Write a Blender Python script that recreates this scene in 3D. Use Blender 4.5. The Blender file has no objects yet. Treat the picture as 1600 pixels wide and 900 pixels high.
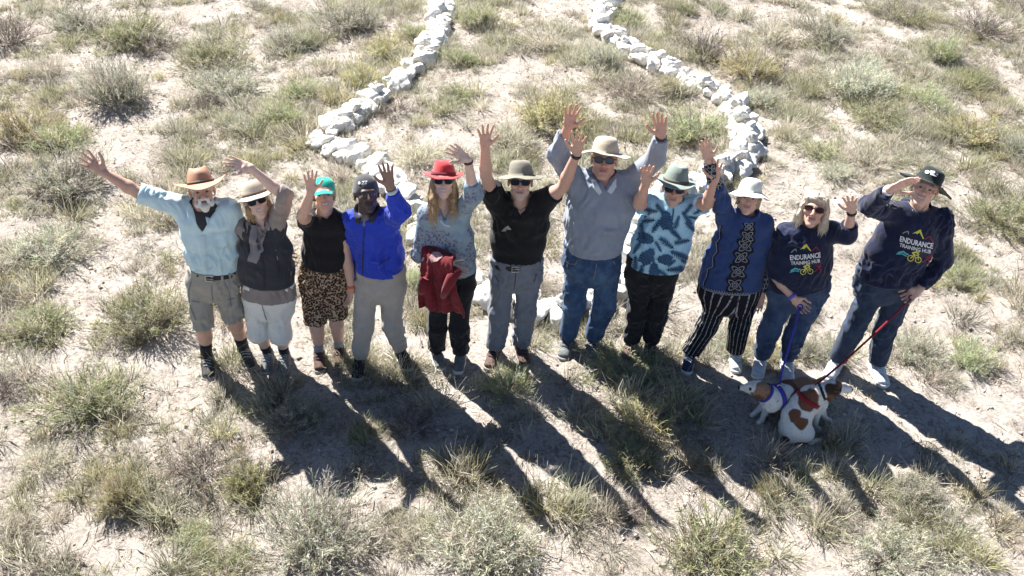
import bpy, math, random
import numpy as np
from mathutils import Matrix, Vector
from mathutils.bvhtree import BVHTree
from mathutils.geometry import tessellate_polygon

# ------------------------------------------------------------------ camera
scene = bpy.context.scene
COL = scene.collection
H = 4.95                      # camera height above the ground (m)
FPX = 1500.0                  # focal length in pixels of a 1600 px wide picture
PITCH = math.radians(36.6)    # looking down
ROLL = math.radians(2.27)
s_, c_ = math.sin(PITCH), math.cos(PITCH)
FWD = np.array([0, c_, -s_])
R0 = np.array([1.0, 0, 0]); D0 = np.array([0, -s_, -c_])
RGT = math.cos(ROLL) * R0 - math.sin(ROLL) * D0
DWN = math.sin(ROLL) * R0 + math.cos(ROLL) * D0
CAM = np.array([0, 0, H])
cd = bpy.data.cameras.new('camera'); cam = bpy.data.objects.new('camera', cd); COL.objects.link(cam)
cd.sensor_width = 36.0; cd.lens = 36.0 * FPX / 1600.0; cd.clip_end = 3000
cam.matrix_world = Matrix(((RGT[0], -DWN[0], -FWD[0], 0), (RGT[1], -DWN[1], -FWD[1], 0), (RGT[2], -DWN[2], -FWD[2], H), (0, 0, 0, 1)))
scene.camera = cam

# ------------------------------------------------------------------ light
SUN_EL = math.radians(46.0)
SHADOW_AZ = np.array([0.645, -0.7642])            # the way shadows fall on the ground
world = bpy.data.worlds.new('World'); scene.world = world; world.use_nodes = True
wn = world.node_tree.nodes; wl = world.node_tree.links
sky = wn.new('ShaderNodeTexSky'); sky.sky_type = 'NISHITA'; sky.sun_disc = False
sky.altitude = 2200; sky.air_density = .8; sky.dust_density = .3; sky.sun_elevation = SUN_EL; sky.sun_rotation = math.atan2(-SHADOW_AZ[0], -SHADOW_AZ[1])
bg = wn['Background']; bg.inputs['Strength'].default_value = 0.05
wl.new(sky.outputs[0], bg.inputs['Color'])
sd = bpy.data.lights.new('sun', 'SUN'); sd.energy = 5.0; sd.angle = math.radians(0.53); sd.color = (1.0, 0.955, 0.89)
sun = bpy.data.objects.new('sun', sd); COL.objects.link(sun)
ldir = Vector((SHADOW_AZ[0] * math.cos(SUN_EL), SHADOW_AZ[1] * math.cos(SUN_EL), -math.sin(SUN_EL)))
sun.rotation_euler = ldir.to_track_quat('-Z', 'Y').to_euler()
scene.view_settings.view_transform = 'Standard'; scene.view_settings.look = 'None'
scene.view_settings.exposure = 1.75; scene.view_settings.gamma = 1.0
scene.render.engine = 'CYCLES'
scene.cycles.max_bounces = 6

# ------------------------------------------------------------------ place finding
def ray(u, v):
    return FWD + RGT * ((u - 800.0) / FPX) + DWN * ((v - 450.0) / FPX)
def at(u, v, y):                     # the point seen at (u, v), y metres out
    d = ray(u, v); return CAM + d * (y / d[1])
def gp(u, v, z=0.0):                 # the point seen at (u, v), z above the ground
    d = ray(u, v); return CAM + d * ((z - H) / d[2])
def pxm(p):                          # pixels per metre at a point
    return FPX / float(np.dot(np.asarray(p) - CAM, FWD))
def proj(p):
    q = np.asarray(p) - CAM; z = q @ FWD
    return np.stack([800 + FPX * (q @ RGT) / z, 450 + FPX * (q @ DWN) / z], -1)
def nrm(v):
    v = np.asarray(v, float); return v / (np.linalg.norm(v) + 1e-12)

# ------------------------------------------------------------------ noise
def _hash(i, j, k, seed):
    n = (i * 73856093) ^ (j * 19349663) ^ (k * 83492791) ^ (seed * 2654435761)
    n = (n ^ (n >> 13)) * 1274126177 & 0x7fffffff
    n = (n ^ (n >> 16)) * 1911520717 & 0x7fffffff
    return (n & 0xffff) / 32767.5 - 1.0
def vnoise(p, seed=0):
    p = np.asarray(p, float); i = np.floor(p).astype(np.int64); f = p - i; f = f * f * f * (f * (f * 6 - 15) + 10)
    r = 0
    for a in (0, 1):
        for b in (0, 1):
            for c in (0, 1):
                w = (f[..., 0] if a else 1 - f[..., 0]) * (f[..., 1] if b else 1 - f[..., 1]) * (f[..., 2] if c else 1 - f[..., 2])
                r = r + w * _hash(i[..., 0] + a, i[..., 1] + b, i[..., 2] + c, seed)
    return r
def fbm(p, seed=0, oct=3):
    r = 0; a = 1.0; p = np.asarray(p, float)
    for o in range(oct): r = r + a * vnoise(p * 2 ** o, seed + o * 7); a *= .5
    return r

# ------------------------------------------------------------------ materials
MATS = {}
def nd(nt, t, **kw):
    n = nt.nodes.new(t)
    for k, v in kw.items(): setattr(n, k, v)
    return n
def ramp(nt, fac, stops):
    r = nd(nt, 'ShaderNodeValToRGB'); cr = r.color_ramp
    while len(cr.elements) < len(stops): cr.elements.new(0.5)
    for e, (p, c) in zip(cr.elements, stops): e.position = p; e.color = (*c, 1)
    nt.links.new(fac, r.inputs['Fac']); return r.outputs['Color']
def noise(nt, vec, scale, detail=3, rough=.55, dist=0):
    n = nd(nt, 'ShaderNodeTexNoise'); n.inputs['Scale'].default_value = scale; n.inputs['Detail'].default_value = detail
    n.inputs['Roughness'].default_value = rough; n.inputs['Distortion'].default_value = dist
    if vec is not None: nt.links.new(vec, n.inputs['Vector'])
    return n.outputs['Fac']
def mix(nt, fac, a, b, mode='MIX'):
    m = nd(nt, 'ShaderNodeMix', data_type='RGBA', blend_type=mode)
    for k, v in ((0, fac), (6, a), (7, b)):
        if hasattr(v, 'is_linked'): nt.links.new(v, m.inputs[k])
        else: m.inputs[k].default_value = v if k == 0 else (*v, 1)
    return m.outputs[2]
def newmat(name, rough=.8, spec=.3):
    m = bpy.data.materials.new(name); m.use_nodes = True; nt = m.node_tree
    b = nt.nodes['Principled BSDF']; b.inputs['Roughness'].default_value = rough
    b.inputs['Specular IOR Level'].default_value = spec
    MATS[name] = m; return m, nt, b
def coords(nt, out='Object'):
    return nd(nt, 'ShaderNodeTexCoord').outputs[out]
def bump(nt, b, hgt, strength=.3, dist=.003):
    n = nd(nt, 'ShaderNodeBump'); n.inputs['Strength'].default_value = strength; n.inputs['Distance'].default_value = dist
    nt.links.new(hgt, n.inputs['Height']); nt.links.new(n.outputs[0], b.inputs['Normal'])
def cloth(name, col, var=.25, rough=.9, sheen=.15, fine=260, wear=None, bs=.35):
    """woven fabric: even dye with faint wear and a fine thread relief"""
    m, nt, b = newmat(name, rough, .15); v = coords(nt)
    c0 = np.array(col)
    n1 = noise(nt, v, 9, 4, .6); n2 = noise(nt, v, fine, 2)
    lo = tuple(c0 * (1 - var)); hi = tuple(np.clip(c0 * (1 + var), 0, .9))
    cc = ramp(nt, n1, [(.3, lo), (.7, hi)])
    if wear is not None:
        cc = mix(nt, ramp(nt, noise(nt, v, 4.5, 3, .6), [(.45, (0, 0, 0)), (.7, (.7, .7, .7))]), cc, wear)
    cc = mix(nt, .25, cc, ramp(nt, n2, [(.35, (.35, .35, .35)), (.65, (.65, .65, .65))]), 'OVERLAY')
    nt.links.new(cc, b.inputs['Base Color'])
    b.inputs['Sheen Weight'].default_value = sheen; b.inputs['Sheen Roughness'].default_value = .5
    h = nd(nt, 'ShaderNodeMath', operation='ADD')
    nt.links.new(n2, h.inputs[0])
    n3 = noise(nt, v, 38, 3, .6); mm = nd(nt, 'ShaderNodeMath', operation='MULTIPLY'); mm.inputs[1].default_value = 2.2
    nt.links.new(n3, mm.inputs[0]); nt.links.new(mm.outputs[0], h.inputs[1])
    bump(nt, b, h.outputs[0], bs, .004)
    return m
def plain(name, col, rough=.6, spec=.35, var=.12, sc=25, metal=0):
    m, nt, b = newmat(name, rough, spec); v = coords(nt); c0 = np.array(col)
    n = noise(nt, v, sc, 4, .6)
    nt.links.new(ramp(nt, n, [(.3, tuple(c0 * (1 - var))), (.7, tuple(np.clip(c0 * (1 + var), 0, .95)))]), b.inputs['Base Color'])
    b.inputs['Metallic'].default_value = metal
    bump(nt, b, n, .2, .002); return m
def skinmat(name):
    m, nt, b = newmat(name, .52, .4)
    a = nd(nt, 'ShaderNodeVertexColor', layer_name='Col'); v = coords(nt)
    n = noise(nt, v, 55, 4, .6)
    nt.links.new(mix(nt, .28, a.outputs['Color'], ramp(nt, n, [(.3, (.38, .34, .34)), (.7, (.62, .62, .62))]), 'OVERLAY'), b.inputs['Base Color'])
    b.inputs['Subsurface Weight'].default_value = .12; b.inputs['Subsurface Radius'].default_value = (.012, .004, .002)
    b.inputs['Subsurface Scale'].default_value = .6
    bump(nt, b, noise(nt, v, 160, 3), .2, .002)
    return m

# ------------------------------------------------------------------ mesh building
def tag(o, label=None, cat=None, group=None, kind=None):
    if label: o['label'] = label
    if cat: o['category'] = cat
    if group: o['group'] = group
    if kind: o['kind'] = kind
    return o
def meshdata(name, V, F, smooth=True):
    """V (n,3); F: (m,k) array of equal faces or a list of faces"""
    me = bpy.data.meshes.new(name); V = np.ascontiguousarray(V, np.float32)
    if isinstance(F, np.ndarray) and F.ndim == 2:
        m, k = F.shape
        me.vertices.add(len(V)); me.vertices.foreach_set('co', V.ravel())
        me.loops.add(m * k); me.loops.foreach_set('vertex_index', F.astype(np.int32).ravel())
        me.polygons.add(m); me.polygons.foreach_set('loop_start', np.arange(0, m * k, k, dtype=np.int32))
        me.update(calc_edges=True)
    else:
        me.from_pydata(V.tolist(), [], [tuple(int(i) for i in f) for f in F])
    if smooth: me.polygons.foreach_set('use_smooth', np.ones(len(me.polygons), bool))
    return me
def mk(name, V, F, mat, parent=None, smooth=True, col=None, attr=None):
    """link one mesh object given in world coordinates"""
    base = np.zeros(3)
    if parent is not None: base = np.array(parent['_base'])
    V = np.asarray(V, float)
    me = meshdata(name, V - base, F, smooth)
    if mat is not None: me.materials.append(MATS[mat])
    if col is not None:
        a = me.color_attributes.new('Col', 'FLOAT_COLOR', 'POINT')
        c4 = np.ones((len(V), 4), np.float32); c4[:, :3] = col; a.data.foreach_set('color', c4.ravel())
    if attr is not None:
        for k, val in attr.items():
            a = me.attributes.new(k, 'FLOAT', 'POINT'); a.data.foreach_set('value', np.asarray(val, np.float32))
    o = bpy.data.objects.new(name, me); COL.objects.link(o)
    if parent is not None: o.parent = parent
    o['_base'] = [float(x) for x in base]
    return o
def empty(name, loc):
    o = bpy.data.objects.new(name, None); COL.objects.link(o); o.location = [float(x) for x in loc]
    o.empty_display_size = .1; o['_base'] = [float(x) for x in loc]; return o

def coarsen(V, F, C, m, cell):
    """thin out vertices flagged in m (body hidden under cloth) without opening the surface"""
    V = np.asarray(V); key = np.floor(V / cell).astype(np.int64); idx = np.arange(len(V))
    k = (key[:, 0] * 73856093) ^ (key[:, 1] * 19349663) ^ (key[:, 2] * 83492791)
    kk = np.where(m, k, -1 - idx); _, first, inv = np.unique(kk, return_index=True, return_inverse=True)
    V2 = V[first]; C2 = C[first]; F2 = inv[F]; out = []
    a, b, c, d = F2.T
    for t in (np.stack([a, b, c], -1), np.stack([a, c, d], -1)):
        ok = (t[:, 0] != t[:, 1]) & (t[:, 1] != t[:, 2]) & (t[:, 0] != t[:, 2]); out.append(t[ok])
    T = np.concatenate(out); _, u = np.unique(np.sort(T, 1), axis=0, return_index=True)
    return V2, T[np.sort(u)], C2
class Geo:
    """collects shapes that belong to one part"""
    def __init__(s): s.V = []; s.F = []; s.n = 0
    def add(s, V, F):
        s.V.append(np.asarray(V, float)); s.F += [tuple(int(i) + s.n for i in f) for f in F]; s.n += len(V)
    def tube(s, pts, rad, n=8, flat=None, cap=True):
        pts = np.asarray(pts, float); m = len(pts); rad = np.broadcast_to(np.asarray(rad, float), (m,))
        V = []; up = None
        for i in range(m):
            t = nrm(pts[min(i + 1, m - 1)] - pts[max(i - 1, 0)])
            if up is None: up = np.array([0, 0, 1.]) if abs(t[2]) < .9 else np.array([1., 0, 0])
            if flat is not None: up = np.asarray(flat, float)
            a = nrm(np.cross(t, up)); b2 = np.cross(a, t); up = b2 if flat is None else up
            k = .3 if flat is not None else 1.0
            for q in range(n):
                an = 2 * math.pi * q / n; V.append(pts[i] + rad[i] * (math.cos(an) * a + k * math.sin(an) * b2))
        F = [(i * n + q, i * n + (q + 1) % n, (i + 1) * n + (q + 1) % n, (i + 1) * n + q) for i in range(m - 1) for q in range(n)]
        if cap: F += [tuple(range(n))[::-1], tuple((m - 1) * n + q for q in range(n))]
        s.add(V, F)
    def build(s, name, mat, parent=None, smooth=True, **k):
        return mk(name, np.concatenate(s.V), s.F, mat, parent, smooth, **k)

class SDF:
    """smooth solids on a grid, turned into one continuous surface"""
    def __init__(s, lo, hi, h, zfine=None, hz=None):
        lo = np.asarray(lo, float); hi = np.asarray(hi, float)
        s.h = h; s.x = np.arange(lo[0], hi[0] + h, h); s.y = np.arange(lo[1], hi[1] + h, h)
        if zfine is None: s.z = np.arange(lo[2], hi[2] + h, h)
        else:
            z = [lo[2]]
            while z[-1] < hi[2]:
                f = any(a <= z[-1] <= b for a, b in zfine); z.append(z[-1] + (h if f else hz))
            s.z = np.array(z)
        s.f = np.full((len(s.x), len(s.y), len(s.z)), .5, np.float32)
    def win(s, lo, hi):
        r = []
        for ax, a, b in zip((s.x, s.y, s.z), lo, hi):
            i = max(0, np.searchsorted(ax, a) - 1); j = min(len(ax), np.searchsorted(ax, b) + 1)
            r.append(slice(i, max(j, i)))
        return tuple(r)
    def put(s, w, d, k, sub):
        g = s.f[w]
        if g.size == 0: return
        if sub: d = -d
        if k <= 0: r = np.maximum(g, d) if sub else np.minimum(g, d)
        else:
            hh = np.maximum(k - np.abs(g - d), 0) / k
            r = np.maximum(g, d) + hh * hh * k * .25 if sub else np.minimum(g, d) - hh * hh * k * .25
        s.f[w] = r
    def cone(s, a, b, ra, rb, k=.012, side=None, cut=None, sub=False):
        a = np.asarray(a, float); b = np.asarray(b, float); L = np.linalg.norm(b - a)
        if L < 1e-6: b = b + np.array([0, 0, 1e-4]); L = 1e-4
        w_ = (b - a) / L
        mx = max(np.max(ra), np.max(rb)) + k + 3 * s.h
        w = s.win(np.minimum(a, b) - mx, np.maximum(a, b) + mx)
        X = (s.x[w[0]] - a[0])[:, None, None]; Y = (s.y[w[1]] - a[1])[None, :, None]; Z = (s.z[w[2]] - a[2])[None, None, :]
        al = X * w_[0] + Y * w_[1] + Z * w_[2]; t = np.clip(al / L, 0, 1)
        qx = X - t * L * w_[0]; qy = Y - t * L * w_[1]; qz = Z - t * L * w_[2]
        if np.isscalar(ra):
            d = np.sqrt(qx * qx + qy * qy + qz * qz) - (ra + (rb - ra) * t)
        else:
            sv = np.array([1., 0, 0]) if side is None else np.asarray(side, float)
            sv = nrm(sv - sv.dot(w_) * w_); nv = np.cross(w_, sv)
            rs = ra[0] + (rb[0] - ra[0]) * t; rn = ra[1] + (rb[1] - ra[1]) * t; rm = np.minimum(rs, rn)
            qs = qx * sv[0] + qy * sv[1] + qz * sv[2]; qn = qx * nv[0] + qy * nv[1] + qz * nv[2]; qw = al - t * L
            d = (np.sqrt((qs / rs) ** 2 + (qn / rn) ** 2 + (qw / rm) ** 2) - 1) * rm
        if cut is not None:
            cp, cn = cut
            d = np.maximum(d, (X + a[0] - cp[0]) * cn[0] + (Y + a[1] - cp[1]) * cn[1] + (Z + a[2] - cp[2]) * cn[2])
        s.put(w, d.astype(np.float32), k, sub)
    def ell(s, c, r, M=None, k=.012, sub=False):
        c = np.asarray(c, float); r = np.asarray(r, float); M = np.eye(3) if M is None else M
        mx = r.max() + k + 3 * s.h; w = s.win(c - mx, c + mx)
        X = (s.x[w[0]] - c[0])[:, None, None]; Y = (s.y[w[1]] - c[1])[None, :, None]; Z = (s.z[w[2]] - c[2])[None, None, :]
        d = 0
        for i in range(3):
            q = X * M[0, i] + Y * M[1, i] + Z * M[2, i]; d = d + (q / r[i]) ** 2
        s.put(w, ((np.sqrt(d) - 1) * r.min()).astype(np.float32), k, sub)
    def wedge(s, planes):                 # take away what lies inside all the planes [(point, outward normal)]
        d = None
        for p, n in planes:
            e = (s.x - p[0])[:, None, None] * n[0] + (s.y - p[1])[None, :, None] * n[1] + (s.z - p[2])[None, None, :] * n[2]
            d = e if d is None else np.maximum(d, e)
        s.f = np.maximum(s.f, -d).astype(np.float32)
    def clip(s, p, n):
        e = (s.x - p[0])[:, None, None] * n[0] + (s.y - p[1])[None, :, None] * n[1] + (s.z - p[2])[None, None, :] * n[2]
        s.f = np.maximum(s.f, e).astype(np.float32)
    def mesh(s):
        f = s.f; ins = f < 0
        nx, ny, nz = f.shape
        cnt = np.zeros((nx - 1, ny - 1, nz - 1), np.int8)
        for a in (0, 1):
            for b in (0, 1):
                for c in (0, 1): cnt += ins[a:nx - 1 + a, b:ny - 1 + b, c:nz - 1 + c]
        I, J, K = np.nonzero((cnt > 0) & (cnt < 8)); n = len(I)
        idx = np.full(cnt.shape, -1, np.int32); idx[I, J, K] = np.arange(n)
        cor = [(a, b, c) for a in (0, 1) for b in (0, 1) for c in (0, 1)]
        val = {o: f[I + o[0], J + o[1], K + o[2]] for o in cor}
        acc = np.zeros((n, 3)); m = np.zeros(n)
        for o in cor:
            for ax in range(3):
                if o[ax] == 0:
                    p = list(o); p[ax] = 1; v0 = val[o]; v1 = val[tuple(p)]
                    cr = (v0 < 0) != (v1 < 0); t = np.where(cr, v0 / np.where(cr, v0 - v1, 1), 0)
                    for q in range(3):
                        acc[:, q] += np.where(cr, (t if q == ax else o[q]), 0)
                    m += cr
        acc /= m[:, None]
        def co(ax, i, t): return ax[i] + (ax[np.minimum(i + 1, len(ax) - 1)] - ax[i]) * t
        V = np.stack([co(s.x, I, acc[:, 0]), co(s.y, J, acc[:, 1]), co(s.z, K, acc[:, 2])], -1)
        Fs = []
        for ax in range(3):
            sl0 = [slice(1, -1)] * 3; sl1 = [slice(1, -1)] * 3
            sl0[ax] = slice(0, -1); sl1[ax] = slice(1, None)
            a = ins[tuple(sl0)]; b = ins[tuple(sl1)]
            for flip, msk in ((False, a & ~b), (True, ~a & b)):
                g = np.array(np.nonzero(msk))
                for q in range(3):
                    if q != ax: g[q] += 1
                u, v = [(1, 2), (2, 0), (0, 1)][ax]
                def cell(du, dv):
                    h_ = g.copy(); h_[u] -= du; h_[v] -= dv; return idx[h_[0], h_[1], h_[2]]
                qd = np.stack([cell(1, 1), cell(0, 1), cell(0, 0), cell(1, 0)], -1)
                Fs.append(qd[:, ::-1] if flip else qd)
        F = np.concatenate(Fs); F = F[(F >= 0).all(1)]
        return V, F
def vnormals(V, F):
    a, b, c, d = V[F[:, 0]], V[F[:, 1]], V[F[:, 2]], V[F[:, 3]]
    n = np.cross(c - a, d - b); N = np.zeros_like(V)
    for i in range(4): np.add.at(N, F[:, i], n)
    return N / (np.linalg.norm(N, axis=1, keepdims=True) + 1e-9)
def relax(V, F, it=1, a=.5):
    for _ in range(it):
        S = np.zeros_like(V); C = np.zeros(len(V))
        for i in range(4):
            for j in (1, 3):
                np.add.at(S, F[:, i], V[F[:, (i + j) % 4]]); np.add.at(C, F[:, i], 1)
        V = V * (1 - a) + a * S / C[:, None]
    return V
def folds(V, F, amp, seed, stretch=(1, 1, .45), scale=21, fade=1.0):
    """cloth folds: long soft creases over a slow bulge"""
    N = vnormals(V, F); st = np.array(stretch)
    a = vnoise(V * 7 + 11, seed); w = V + .05 * np.stack([vnoise(V * 6, seed + 3), vnoise(V * 6, seed + 4), vnoise(V * 6, seed + 5)], -1)
    b = 1 - 2 * np.abs(vnoise(w * scale * st, seed + 1)); c = vnoise(w * scale * 2.1 * st, seed + 2)
    msk = np.clip(.6 + .9 * vnoise(V * 4.0, seed + 9), .15, 1.2)
    return V + N * (np.asarray(fade) * np.clip(amp * 2.0 * (.35 * a + msk * (.75 * b - .22 + .5 * c)), -.011, .03))[:, None]

# ------------------------------------------------------------------ prints and trims laid on cloth
def bvh(V, F): return BVHTree.FromPolygons([tuple(v) for v in V], [tuple(int(i) for i in f) for f in F])
def _split(tris, thr):
    out = []; st = list(tris)
    while st:
        t = st.pop(); e = [((t[i][0] - t[(i + 1) % 3][0]) ** 2 + (t[i][1] - t[(i + 1) % 3][1]) ** 2) for i in range(3)]
        m = max(range(3), key=lambda i: e[i])
        if e[m] <= thr * thr: out.append(t); continue
        a, b, c = t[m], t[(m + 1) % 3], t[(m + 2) % 3]; q = ((a[0] + b[0]) / 2, (a[1] + b[1]) / 2)
        st += [(a, q, c), (q, b, c)]
    return out
def decal(name, polys, tree, mat, parent, off=.004, thr=4.0, tris=None):
    """thin print or trim lying on the cloth of `tree`"""
    T = list(tris) if tris else []
    for pl in polys or []:
        if len(pl) == 3: T.append(tuple((q[0], q[1]) for q in pl)); continue
        cx, cy = pl[0]
        for t in tessellate_polygon([[Vector(((p[0] - cx) * 100, (p[1] - cy) * 100, 0)) for p in pl]]): T.append(tuple((pl[i][0], pl[i][1]) for i in t))
    T = _split(T, thr); V = []; F = []; key = {}; dc = []
    for t in T:
        f = []
        for p in t:
            kk = (round(p[0] * 20), round(p[1] * 20))
            if kk not in key:
                d = nrm(ray(*p)); loc, n, _, dist = tree.ray_cast(Vector(CAM), Vector(d))
                if loc is None: key[kk] = None
                else:
                    key[kk] = len(V); V.append(np.array(loc) + np.array(n) * off - d * .001); dc.append(dist)
            f.append(key[kk])
        if None in f or len(set(f)) < 3: continue
        if max(dc[i] for i in f) - min(dc[i] for i in f) > .05: continue
        F.append(f)
    if not F: return None
    V = np.array(V); F = np.array(F)
    n = np.cross(V[F[:, 1]] - V[F[:, 0]], V[F[:, 2]] - V[F[:, 0]]); bad = ((CAM - V[F[:, 0]]) * n).sum(1) < 0
    F[bad] = F[bad][:, ::-1]
    return mk(name, V, F, mat, parent)
def stroke(pts, w, closed=False):
    P = [np.array(p, float) for p in pts]; out = []
    if closed: P = P + [P[0]]
    for a, b in zip(P[:-1], P[1:]):
        t = b - a; L = np.hypot(*t)
        if L < 1e-6: continue
        t /= L; n = np.array([-t[1], t[0]]) * w / 2; e = t * w * .25
        out.append([tuple(a + n - e), tuple(b + n + e), tuple(b - n + e), tuple(a - n - e)])
    return out
def circ(c, r, n=14, a0=0, a1=2 * math.pi, e=1.0):
    return [(c[0] + r * math.cos(a0 + (a1 - a0) * i / n), c[1] + e * r * math.sin(a0 + (a1 - a0) * i / n)) for i in range(n + (0 if abs(a1 - a0) > 6.28 else 1))]
def lettering(txt, origin, ux, uy, bold=.03, bow=0.0):
    """letters as triangles: ux spans the whole word, uy one cap height"""
    cu = bpy.data.curves.new('t', 'FONT'); cu.body = txt; cu.offset = bold; cu.resolution_u = 2
    o = bpy.data.objects.new('t', cu); COL.objects.link(o); bpy.context.view_layer.update()
    me = o.evaluated_get(bpy.context.evaluated_depsgraph_get()).to_mesh(); me.calc_loop_triangles()
    P = np.array([v.co[:2] for v in me.vertices]); P = P - P.min(0); P[:, 0] /= P[:, 0].max(); P[:, 1] /= P[:, 1].max()
    Q = np.array(origin) + P[:, :1] * np.array(ux) + P[:, 1:] * np.array(uy); Q[:, 1] += bow * 4 * P[:, 0] * (1 - P[:, 0])
    T = [tuple(tuple(Q[i]) for i in t.vertices) for t in me.loop_triangles]
    bpy.data.objects.remove(o); bpy.data.curves.remove(cu); return T

# ------------------------------------------------------------------ people
class Rec: pass
def head_frame(hp, yaw=0, pitch=16, roll=0):
    d = nrm([-hp[0], -hp[1], 0]); y = math.radians(yaw)
    d = np.array([d[0] * math.cos(y) - d[1] * math.sin(y), d[0] * math.sin(y) + d[1] * math.cos(y), 0])
    p = math.radians(pitch); f = math.cos(p) * d + math.sin(p) * np.array([0, 0, 1.])
    Y = -f; Z = nrm(np.array([0, 0, 1.]) - Y[2] * Y); X = np.cross(Y, Z)
    r = math.radians(roll); X, Z = X * math.cos(r) + Z * math.sin(r), -X * math.sin(r) + Z * math.cos(r)
    return np.stack([X, Y, Z], 1)

def add_hand(S, W, tip, thumb, fore, scale=1.0, curl=.25, spread=.2, palm=None, fist=False):
    """palm, four unequal fingers with knuckle bends, thumb from the side of the palm"""
    d = nrm(tip - W); n = nrm(CAM - W) if palm is None else nrm(palm); n = nrm(n - n.dot(d) * d)
    s = np.cross(d, n); s = s if s.dot(RGT) > 0 else -s
    if abs(s.dot(RGT)) < .3: s = s if s.dot(-DWN) > 0 else -s
    s = s * thumb; q = scale
    S.cone(W - d * .01, W + d * .03 * q, (.027 * q, .020 * q), (.034 * q, .017 * q), .01, s)
    S.cone(W + d * .03 * q, W + d * .088 * q, (.034 * q, .016 * q), (.040 * q, .0125 * q), .01, s)
    S.ell(W + d * .04 * q + s * .022 * q + n * .008, np.array([.016, .016, .024]) * q, None, .012)
    lens = [(.031, .044, .026, .022), (.011, .049, .030, .024), (-.010, .046, .028, .023), (-.030, .036, .022, .020)]
    for i, (o, l1, l2, l3) in enumerate(lens):
        b = W + d * (.086 - .006 * (i == 3) - .003 * (i == 0)) * q + s * o * q
        an = (1.5 - i) * spread * .62; c = curl + .05 * i
        if fist: c = 1.35
        dd = nrm(d * math.cos(an) + s * math.sin(an)); p = b
        for l, r0, r1, cc in ((l1, .0096, .0090, c * .5), (l2, .0090, .0084, c * .9), (l3, .0084, .0072, c * .6)):
            dd = nrm(dd * math.cos(cc) + n * math.sin(cc)); e = p + dd * l * q
            S.cone(p, e, r0 * q, r1 * q, .003); p = e
    b = W + d * .026 * q + s * .026 * q + n * .006
    m = b + nrm(s * .72 + d * .66 + n * .25) * .046 * q; e = m + nrm(s * (.5 if not fist else .0) + d * .86 + n * .2) * .034 * q; g = e + nrm(s * .35 + d * .93 + n * .1) * .026 * q
    S.cone(b, m, .0155 * q, .0115 * q, .008); S.cone(m, e, .0115 * q, .0098 * q, .004); S.cone(e, g, .0098 * q, .0082 * q, .003)
    return d, n, s

def chain(S, secs, dr=0.0, k=.03, cutlast=True, cutfirst=False, side=None, zoff=0):
    """secs: (centre, half width, half depth) from top to hem"""
    for i in range(len(secs) - 1):
        (a, ra, na), (b, rb, nb) = secs[i], secs[i + 1]
        cut = None
        if cutlast and i == len(secs) - 2: cut = (b, nrm(b - a))
        S.cone(a, b, (ra + dr, na + dr), (rb + dr, nb + dr), k, side, cut)

def hat_mesh(R, name, prof, brim, mat, lift=.056, tilt=0, side=0, ell=1.16, curl=0, front=0, back=0, pinch=0, thick=.004, band=None, wob=.004, seed=1, parent=None, fw=1.0, bw=1.0):
    """crown profile [(r,z)...] from the top down, then the brim out to `brim`"""
    n = 44; hs = R.hs; r0 = prof[-1][0]
    pr = [(r, z, 0) for r, z in prof] + [(r0 + (brim - r0) * t, prof[-1][1], t) for t in (.12, .3, .55, .8, .96, 1.0)] if brim > r0 else [(r, z, 0) for r, z in prof]
    outer = pr; inner = [(max(r - thick, .0005) if t == 0 else r, z - thick, t) for r, z, t in pr][::-1]
    ti = math.radians(tilt); sd_ = math.radians(side); ztop = prof[0][1]
    def ring(r, z, t):
        V = []
        for q in range(n):
            a = 2 * math.pi * q / n; cx, sy = math.cos(a), math.sin(a)
            ex = ell * (1 - t) + t * (1.0 + (ell - 1) * .5)
            wv = (fw if sy < 0 else bw); rr = r if t == 0 else r0 + (r - r0) * (1 + (wv - 1) * abs(sy))
            x = rr * cx; y = rr * sy * ex; zz = z
            if t: zz += t ** 1.3 * (curl * cx * cx + (front if sy < 0 else back) * sy * sy) + wob * t * math.sin(3 * a + seed) + wob * .6 * t * math.sin(7 * a + seed * 2)
            elif pinch and z > 0:
                g = max(0, (z / ztop)) ** 2; x *= 1 - pinch * g * max(0, -sy) * .8 - pinch * .25 * g
                zz -= pinch * .05 * g * (1 - min(1, abs(x) / .05)) * (r < .06)
            x += wob * .5 * math.sin(2 * a + 5 * z * 10 + seed); 
            y2 = y * math.cos(ti) - zz * math.sin(ti); z2 = y * math.sin(ti) + zz * math.cos(ti)
            x2 = x * math.cos(sd_) - z2 * math.sin(sd_); z2 = x * math.sin(sd_) + z2 * math.cos(sd_)
            V.append(R.hp + R.M @ (np.array([x2, y2 + .014, z2 + lift]) * hs))
        return V
    def shell(prs):
        V = []; 
        for r, z, t in prs: V += ring(r, z, t)
        m = len(prs); F = [(i * n + q, (i + 1) * n + q, (i + 1) * n + (q + 1) % n, i * n + (q + 1) % n) for i in range(m - 1) for q in range(n)]
        return V, F
    V, F = shell(outer + inner)
    F.append(tuple(range(n))); F.append(tuple((len(outer + inner) - 1) * n + q for q in range(n))[::-1])
    o = mk(name, V, F, mat, parent or R.root)
    if band:
        bm_, h0, h1 = band; rb = lambda z: np.interp(z, [p[1] for p in prof][::-1], [p[0] for p in prof][::-1])
        zs = [h0, h0, (h0 + h1) / 2, h1, h1]; ex = [-.002, .003, .0036, .003, -.002]
        V, F = shell([(rb(z) + e, z, 0) for z, e in zip(zs, ex)][::-1]); mk('hat_band', V, F, bm_, o)
    return o, (np.array(V), F)

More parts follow.
